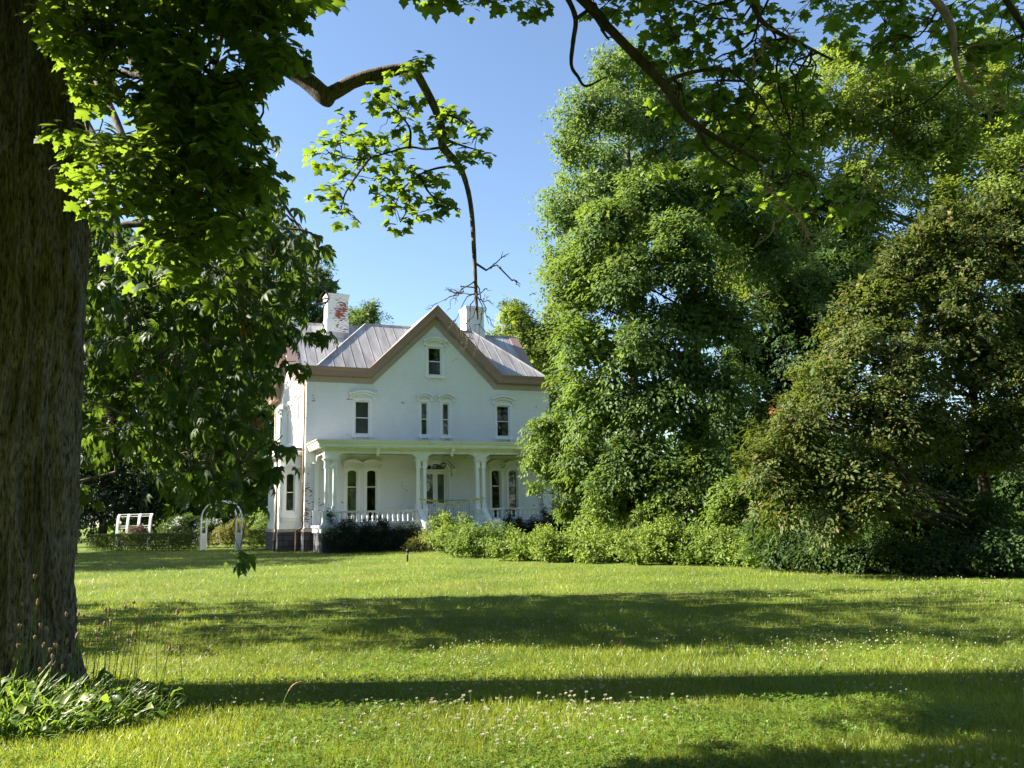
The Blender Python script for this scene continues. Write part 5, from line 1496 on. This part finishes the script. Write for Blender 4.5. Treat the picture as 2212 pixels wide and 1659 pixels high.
# leaves
PM = [(105, -80), (110, 60), (140, 120), (185, 160), (180, 250), (165, 290), (190, 340), (200, 400), (230, 430), (265, 470), (290, 520), (330, 540), (350, 580), (430, 600), (480, 570), (520, 530), (555, 480), (545, 440), (580, 410), (570, 360), (545, 320), (530, 270), (515, 220), (560, 170), (605, 140), (630, 100), (610, 60), (635, 20), (635, -80)]
C1 = fill(PM, 620, 5.95, 7.45, lambda x, y: np.where(y < 420, 1.0, .42) * np.where(x < 180, .62, np.where(x < 290, .62, np.where(x < 350, .75, 1))) * np.clip(vnoise(x / 62 + 9, y / 62 + 9, 64, 77) * 2.6 - .55, .02, 1))
C1b = np.array([A(x, y, RNG.uniform(6.0, 6.6)) for x, y in ((95, 55), (110, 30), (120, 85), (135, 285), (150, 290), (165, 345), (165, 380), (185, 300), (210, 440), (200, 400), (270, 540), (330, 600), (380, 590), (450, 620), (520, 570))])
hubs1 = []
m_ = MB()
for tgt in ((250, 150), (200, 330), (300, 300), (400, 250), (520, 180), (600, 60), (420, 430), (330, 520), (520, 400), (550, 500), (450, 580), (150, 120), (580, 330)):
    st = p1[RNG.integers(3, 22)]; e = A(*tgt, RNG.uniform(6.2, 7.9))
    lp = spline([st, st * .5 + e * .5 + rand_unit(1)[0] * .15, e], 6); m_.tube(lp - m0, np.linspace(.035, .01, len(lp)), 6, cap=False); hubs1.append(lp[4:])
hubs1 = np.vstack(hubs1)
twig_net(m_, C1 - m0, hubs1 - m0, .008, 4)
m_.build('twigs', MAT['darkbark'], mp, uv=False)
P, tip, nrm, sz = hang_clusters(np.vstack([C1, C1b]), 12, .20, .55, .112, .45)
leaf_mesh('foliage', T_maple(), P - m0, tip, nrm, sz, MAT['maple'], mp)
# small leafy sprays on the hanging branch
SPR = [(880, 130, 26), (905, 128, 20), (870, 160, 22), (850, 200, 26), (830, 230, 26), (880, 235, 26), (905, 200, 16), (800, 215, 20), (815, 190, 16), (745, 258, 18), (770, 300, 22), (720, 300, 20), (700, 320, 18), (690, 345, 16), (740, 340, 20), (790, 290, 24), (825, 290, 26), (860, 300, 26),
      (840, 340, 24), (790, 345, 22), (880, 345, 20), (930, 255, 22), (960, 240, 20), (985, 245, 20), (1005, 262, 18), (960, 280, 22), (1030, 282, 16), (1005, 315, 20), (975, 320, 20), (1040, 330, 15), (990, 350, 16), (760, 375, 18), (720, 405, 16), (700, 415, 14), (730, 450, 18), (745, 470, 14), (850, 385, 20), (880, 400, 22), (905, 420, 20),
      (850, 440, 16), (860, 475, 18), (830, 420, 16), (920, 455, 18), (945, 400, 18), (960, 430, 18), (975, 445, 16), (940, 375, 16), (905, 370, 18), (810, 390, 16), (800, 330, 20), (870, 270, 22), (900, 290, 20)]
C2 = np.array([A9(x + RNG.normal(0, 5), y + RNG.normal(0, 5), 8.8 + RNG.uniform(-.4, .45)) for x, y, r_ in SPR])
m_ = MB(); hub2 = []
for pts in ([(957, 318), (920, 322), (880, 318), (820, 335), (770, 345), (710, 330)], [(995, 360), (950, 362), (905, 378), (870, 410), (850, 450)], [(800, 340), (770, 380), (745, 420), (735, 460)], [(885, 318), (886, 280), (870, 255), (840, 225)], [(940, 240), (985, 255), (1015, 275)], [(960, 300), (1000, 315), (1035, 325)], [(905, 378), (930, 420), (965, 440)], [(895, 150), (880, 135), (905, 125)], [(870, 405), (885, 440), (865, 480)]):
    lp = spline([A9(x, y, 8.8 + RNG.uniform(-.12, .12)) for x, y in pts], 4); m_.tube(lp - m0, np.linspace(.016, .006, len(lp)), 5, cap=False); hub2.append(lp)
twig_net(m_, C2 - m0, np.vstack(hub2) - m0, .006, 4)
m_.build('twigs', MAT['darkbark'], mp, uv=False)
P, tip, nrm, sz = hang_clusters(C2, 14, .15, .3, .118, .55)
leaf_mesh('foliage', T_maple(), P - m0, tip, nrm, sz, MAT['maple'], mp)
# dark foliage at the upper right
blobs_r = [(1000, -5, 30, 3), (1080, 0, 25, 3), (1140, 5, 22, 3), (1290, 10, 20, 3), (1400, 15, 80, 14), (1480, 55, 75, 14), (1525, 110, 45, 8), (1560, 15, 55, 9), (1425, 130, 50, 9), (1455, 215, 45, 8), (1500, 250, 55, 8), (1590, 190, 80, 15), (1680, 150, 65, 12), (1725, 195, 50, 9), (1700, 95, 45, 7),
           (1560, 250, 65, 10), (1650, 270, 85, 15), (1590, 330, 70, 12), (1700, 330, 75, 12), (1760, 400, 70, 9), (1680, 400, 60, 9), (1850, 50, 75, 14), (1790, 10, 50, 9), (1950, 50, 85, 16), (2050, 40, 80, 14), (2150, 70, 80, 14), (1900, 125, 55, 9), (2180, 170, 60, 9), (2100, 120, 60, 8), (2230, 30, 80, 12), (1830, 440, 50, 5), (1430, 350, 25, 3), (1550, 420, 20, 2), (2000, 130, 50, 6), (2220, 240, 45, 5), (1640, 20, 40, 4)]
C3 = np.vstack([np.array([A(x + RNG.normal() * r_ * .5, y + RNG.normal() * r_ * .42, RNG.uniform(9.25, 10.9)) for _ in range(n_)]) for x, y, r_, n_ in blobs_r])
m_ = MB(); hub3 = np.vstack([p4[20:], p7, p8, p9[8:], p10[8:], p11[6:]])
twig_net(m_, C3 - m0, hub3 - m0, .008, 4); m_.build('twigs', MAT['darkbark'], mp, uv=False)
P, tip, nrm, sz = hang_clusters(C3, 9, .17, .4, .115, .4)
leaf_mesh('foliage', T_maple(), P - m0, tip, nrm, sz, MAT['maple'], mp)
# crown above and left of the picture, out of view, shaped for its shade
n = 1900
n5 = 1300
C4 = np.stack([RNG.uniform(-5.5, 3.2, n), RNG.uniform(4.2, 9.4, n), RNG.uniform(6.8, 11.0, n)], 1)
C4 = C4[~((C4[:, 0] < -2.6) & (C4[:, 1] > 8.0)) & ~((C4[:, 0] < -3.3) & (C4[:, 1] > 5.4))]  # gaps left so the sun reaches the visible leaves below
C4 = C4[(C4[:, 2] > 1.55 + C4[:, 1] * .68 + .2)]
C5 = np.stack([RNG.uniform(-7.6, -3.9, n5), RNG.uniform(4.3, 5.6, n5), RNG.uniform(3.4, 7.5, n5)], 1)  # leaves added left of frame to cast the lower-right lawn shadow
C5 = C5[(C5[:, 0] + 1.54 * C5[:, 2] > 1.1 + 1.3 * (C5[:, 1] - 5.2)) & (C5[:, 0] < -.635 * C5[:, 1] - .75) & (vnoise(C5[:, 0] * 1.6 + 40, C5[:, 2] * 1.6 + 9, 64, 91) > .27)]; C4 = np.vstack([C4, C5])
m_ = MB(); twig_net(m_, C4 - m0, np.vstack([p4[:22], p9[:8], p10[:8], p11[:6]]) - m0, .014, 4, 2); m_.build('twigs', MAT['darkbark'], mp, uv=False)
P, tip, nrm, sz = hang_clusters(C4, 9, .4, .3, .19, .5)
leaf_mesh('foliage', T_maple(), P - m0, tip, nrm, sz, MAT['maple'], mp)

# ------------------------------------------------------------------ lawn: grass blades, clover, blooms
def polar(n, r0, r1, p, amax=.66):
    u = RNG.random(n); a = RNG.uniform(-amax, amax, n)
    e = 1 - p; r = (r0 ** e + u * (r1 ** e - r0 ** e)) ** (1 / e)
    return np.stack([np.sin(a) * r, np.cos(a) * r], 1), r


def bushy(x, y):
    """ground taken by the bank, thicket, house"""
    bx = np.array([-3.76, -2.06, -.23, 1.23, 2.57, 4.36, 5.95, 7.15, 8.22, 9.09, 10, 14]); by = np.array([39.3, 32.9, 28.9, 26.4, 25.4, 23.9, 22.5, 20.7, 19.25, 17.9, 16.8, 15])
    return (x > -3.9) & (y > np.interp(x, bx, by) + .6)


def n2d(x, y, s, seed): return vnoise(x / s + 64, y / s + 64, 256, seed)


T_blade = (np.array([(0, -.5, 0), (0, .5, 0), (.55, .32, .10), (.55, -.32, .10), (1, 0, .36)]) * np.array([1, .075, 1]), [(0, 1, 2), (0, 2, 3), (3, 2, 4)])
N = 430000
XY, R_ = polar(N, 4.6, 58, 1.55)
k = ~bushy(XY[:, 0], XY[:, 1]); XY, R_ = XY[k], R_[k]; n = len(XY)
hgt = (.055 + .045 * n2d(XY[:, 0], XY[:, 1], .8, 21) + .03 * n2d(XY[:, 0], XY[:, 1], .18, 22)) * RNG.uniform(.6, 1.25, n) * (1 + np.clip(R_ - 8, 0, 40) * .016)
P = np.column_stack([XY, np.zeros(n)]); P[:, 2] = -.004
tipd = unit(np.column_stack([RNG.normal(0, .42, n), RNG.normal(0, .42, n), np.ones(n)]))
o = leaf_mesh('grass', T_blade, P, tipd, rand_unit(n), hgt * .76, MAT['grass'])
tag(o, 'short mown grass covering the sunlit and shaded lawn', 'grass', kind='stuff')
# clover leaves in patches
T_tri = (np.array([(0, 0, 0)] + [(math.cos(a + da) * r_, math.sin(a + da) * r_, .12 * r_) for a in (0, 2.094, 4.189) for da, r_ in ((-.45, .75), (0, .92), (.45, .75))]), [(0, 1, 2), (0, 2, 3), (0, 4, 5), (0, 5, 6), (0, 7, 8), (0, 8, 9)])
XY, R_ = polar(110000, 4.6, 22, 1.7)
k = (n2d(XY[:, 0], XY[:, 1], 1.3, 31) + .5 * n2d(XY[:, 0], XY[:, 1], .28, 32) + RNG.uniform(-.25, .25, len(XY)) > .84) & ~bushy(XY[:, 0], XY[:, 1]); XY, R_ = XY[k], R_[k]; n = len(XY)
P = np.column_stack([XY, RNG.uniform(.03, .075, n)])
d = rand_unit(n); d[:, 2] *= .25
o = leaf_mesh('clover_leaves', T_tri, P, d, np.column_stack([RNG.normal(0, .3, n), RNG.normal(0, .3, n), np.ones(n)]), RNG.uniform(.016, .028, n) * (1 + np.clip(R_ - 8, 0, 20) * .03), MAT['clover'])
tag(o, 'patches of three-leaved clover mixed into the lawn', 'clover', kind='stuff')
# blooms: the nearest as single flowers, the rest together
T_ball = [(.0, 0, -.75)] + [(math.cos(a) * r_, math.sin(a) * r_, z) for z, r_ in ((-.35, .85), (.35, .8)) for a in np.arange(6) * math.pi / 3] + [(0, 0, .9)]
T_bf = [(0, 1 + (i + 1) % 6, 1 + i) for i in range(6)] + [(1 + i, 1 + (i + 1) % 6, 7 + (i + 1) % 6) for i in range(6)] + [(1 + i, 7 + (i + 1) % 6, 7 + i) for i in range(6)] + [(7 + i, 7 + (i + 1) % 6, 13) for i in range(6)]
T_ball = (np.array(T_ball), T_bf)
def patchy(x, y): return n2d(x, y, 2.2, 41) + .6 * n2d(x, y, .6, 42)
XY, R_ = polar(9000, 4.9, 14, 1.2, .62); k = patchy(XY[:, 0], XY[:, 1]) * RNG.random(len(XY)) > .74; XY = XY[k]; R_ = R_[k]
k = (R_ > 5.2) & ~((XY[:, 0] < -1.8) & (XY[:, 1] < 6.6)) & ~((XY[:, 0] < -2.6) & (XY[:, 1] < 9)); XY, R_ = XY[k], R_[k]
od = np.argsort(R_)[:300]; near = XY[od]
fm = MB(); fm.tube([(0, 0, 0), (.004, .002, .05), (.0, .0, .098)], .0016, 4, 0)
v = np.array(T_ball[0]) * .0088
fm.add([(a, b, c + .105) for a, b, c in v], T_bf, 1)
for rr in ((.9, .25), (.7, .6)):
    for i in range(9):
        a = i * .698 + rr[1]; fm.add([(math.cos(a) * .010 * rr[0], math.sin(a) * .010 * rr[0], .100 + .008 * rr[1]), (math.cos(a + .25) * .0155 * rr[0], math.sin(a + .25) * .0155 * rr[0], .106 + .012 * rr[1]), (math.cos(a - .25) * .0155 * rr[0], math.sin(a - .25) * .0155 * rr[0], .106 + .012 * rr[1])], [(0, 1, 2)], 1)
f0 = fm.build('clover_flower', [MAT['stem'], MAT['petal']], uv=False)
tag(f0, 'small white clover bloom standing in the near lawn', 'clover flower', 'white clover flowers in the near lawn')
for i, (x, y) in enumerate(near):
    q = f0 if i == 0 else f0.copy()
    if i: COL.objects.link(q)
    s = RNG.uniform(.75, 1.2); q.location = (x, y, -.003); q.rotation_euler = (RNG.normal(0, .15), RNG.normal(0, .15), RNG.uniform(0, 6.28)); q.scale = (s, s, s * RNG.uniform(.75, 1.1))
rmax = R_[od[-1]]
XY, R_ = polar(26000, rmax, 46, 1.15); k = (patchy(XY[:, 0], XY[:, 1]) * RNG.random(len(XY)) > .66) & ~bushy(XY[:, 0], XY[:, 1]); XY, R_ = XY[k], R_[k]; n = len(XY)
P = np.column_stack([XY, RNG.uniform(.07, .115, n)])
o = leaf_mesh('clover_blooms', T_ball, P, np.tile([1., 0, 0], (n, 1)) + rand_unit(n) * .2, np.tile([0, 0, 1.], (n, 1)) + rand_unit(n) * .2, RNG.uniform(.007, .011, n) * (1 + np.clip(R_ - 12, 0, 30) * .012), MAT['petal'])
tag(o, 'white clover blooms speckling the lawn farther off', 'clover flowers', kind='stuff')

# ------------------------------------------------------------------ rank weeds round the great trunk
wr = np.array([m0[0] + .35, MY - .75, 0])
wc = empty('weed_clump', tuple(wr)); tag(wc, 'rank unmown clump of plantain and grass at the foot of the great maple', 'weeds')
n = 5200
a = RNG.uniform(0, 2 * math.pi, n); rr = np.sqrt(RNG.random(n))
X = rr * np.cos(a) * 1.45 + .0; Yy = rr * np.sin(a) * .85 - .05
tall = (1 - .6 * rr ** 2)
d = np.column_stack([np.cos(a) * .5 + RNG.normal(.12, .45, n), np.sin(a) * .4 + RNG.normal(0, .4, n), RNG.uniform(.35, 1.5, n)])
T_strap = (np.array([(0, -.4, 0), (0, .4, 0), (.35, .6, .02), (.35, -.6, .02), (.7, .45, -.06), (.7, -.45, -.06), (1, 0, -.24)]) * np.array([1, .045, 1]), [(0, 1, 2), (0, 2, 3), (3, 2, 4), (3, 4, 5), (5, 4, 6)])
leaf_mesh('leaves', T_strap, np.column_stack([X, Yy, np.zeros(n)]), d, rand_unit(n) * .4 + np.array([-.3, -.3, .8]), RNG.uniform(.18, .5, n) * tall, MAT['weedgrass'], wc)
n = 1100; a = RNG.uniform(0, 2 * math.pi, n); rr = np.sqrt(RNG.random(n))
leaf_mesh('broad_leaves', T_oval(.42, .3), np.column_stack([rr * np.cos(a) * 1.5, rr * np.sin(a) * .9, RNG.uniform(.05, .34, n) * (1 - .5 * rr)]), rand_unit(n) * np.array([1, 1, .5]), rand_unit(n) * .5 + np.array([-.2, -.2, .8]), RNG.uniform(.08, .17, n), MAT['weedgrass'], wc)
stalks = [(62, 1250), (35, 1310), (66, 1308), (63, 1320), (130, 1332), (30, 1355), (75, 1355), (90, 1362), (8, 1390), (20, 1392), (24, 1398), (60, 1380), (78, 1398), (110, 1400), (130, 1390), (140, 1420), (92, 1408), (155, 1330), (165, 1335), (185, 1340), (215, 1322), (222, 1325), (255, 1315), (265, 1318), (275, 1305), (170, 1352), (195, 1350), (212, 1353), (226, 1348), (198, 1365), (285, 1340), (290, 1345), (280, 1352), (235, 1375), (272, 1375), (325, 1355), (370, 1328), (150, 1378), (200, 1388), (185, 1395), (240, 1385), (265, 1390), (305, 1378), (350, 1408), (375, 1405), (100, 1425), (95, 1440), (85, 1445), (30, 1425), (15, 1430), (70, 1450), (120, 1445)]
for x, y in stalks:
    Yd = RNG.uniform(6.9, 7.5); t = at(x + 14, y, Yd) - wr; b = np.array([t[0] + RNG.normal(0, .05) - .03, t[1] + RNG.normal(0, .06), 0])
    m_ = MB(); Pq = spline([b, b * .5 + t * .5 + [RNG.normal(0, .015), 0, 0], t], 4); m_.tube(Pq, np.linspace(.0042, .003, len(Pq)), 4)
    s = m_.build('flower_stalk', MAT['stem'], wc, uv=False)
    m_ = MB(); L = RNG.uniform(.03, .06); m_.lathe(0, 0, [(.004, -.003), (.0105, L * .25), (.0115, L * .55), (.008, L * .85), (.002, L)], 7)
    for i in range(14):
        aa = i * 2.4; zz = L * (.15 + .6 * i / 14); m_.add([(math.cos(aa) * .010, math.sin(aa) * .010, zz), (math.cos(aa) * .020, math.sin(aa) * .020, zz + .006), (math.cos(aa + .4) * .011, math.sin(aa + .4) * .011, zz + .006)], [(0, 1, 2)])
    h = m_.build('seed_head', MAT['seed'], s, uv=False); h.location = Vector(t); h.rotation_euler = (RNG.normal(0, .25), RNG.normal(.15, .25), RNG.uniform(0, 6))

# small things on the lawn
st = empty('lawn_stake', tuple(np.array([-3.94, 30.7, 0]))); tag(st, 'short black stake with a round cap standing in the lawn before the steps', 'stake')
p = MB(); p.tube([(0, 0, -.02), (.0, 0, .22), (.01, 0, .34)], [.028, .034, .036], 8); p.build('post', MAT['black'], st, smooth=True)
p = MB(); p.lathe(.01, 0, [(.036, .33), (.06, .36), (.062, .42), (.045, .455), (.01, .462)], 10); p.build('cap', MAT['black'], st, smooth=True)
p = MB()
pts = [(0, 0), (.05, .05), (.03, .10), (.09, .08), (.14, .02), (.09, -.05), (.10, -.10), (.04, -.06)]
p.add([(x, .02 * math.sin(x * 40), .07 + y * .9 + .02 * math.sin(i * 2)) for i, (x, y) in enumerate(pts)] + [(x, .012 + .02 * math.sin(x * 40), .07 + y * .9 + .02 * math.sin(i * 2)) for i, (x, y) in enumerate(pts)],
      [tuple(range(8)), tuple(range(15, 7, -1))] + [(i, (i + 1) % 8, (i + 1) % 8 + 8, i + 8) for i in range(8)])
o = p.build('fallen_leaf', MAT['seed'], uv=False); o.location = (1.17, 10.2, 0); o.scale = (.6, .6, .6); tag(o, 'curled brown dead leaf lying in the grass near the middle of the lawn', 'dead leaf')
gs = empty('grass_stalk', (-1.92, 7.0, 0)); tag(gs, 'tall pale seeding grass stalk leaning right in the near shadow strip', 'grass stalk')
p = MB(); Pq = spline([(0, 0, 0), (.03, 0, .14), (.09, 0, .24), (.16, 0, .27)], 4); p.tube(Pq, np.linspace(.004, .002, len(Pq)), 4); p.build('stem', MAT['stem'], gs, uv=False)
p = MB()
for t in np.linspace(.5, 1, 16):
    q = Pq[int(t * (len(Pq) - 1))]; d = rand_unit(1)[0] * .012; p.add([q, q + d + [.014, 0, .008], q + d * .4 + [.02, 0, .002]], [(0, 1, 2)])
p.tube(Pq[len(Pq) // 2:], .005, 5); p.build('seed_head', MAT['seed'], gs, uv=False)
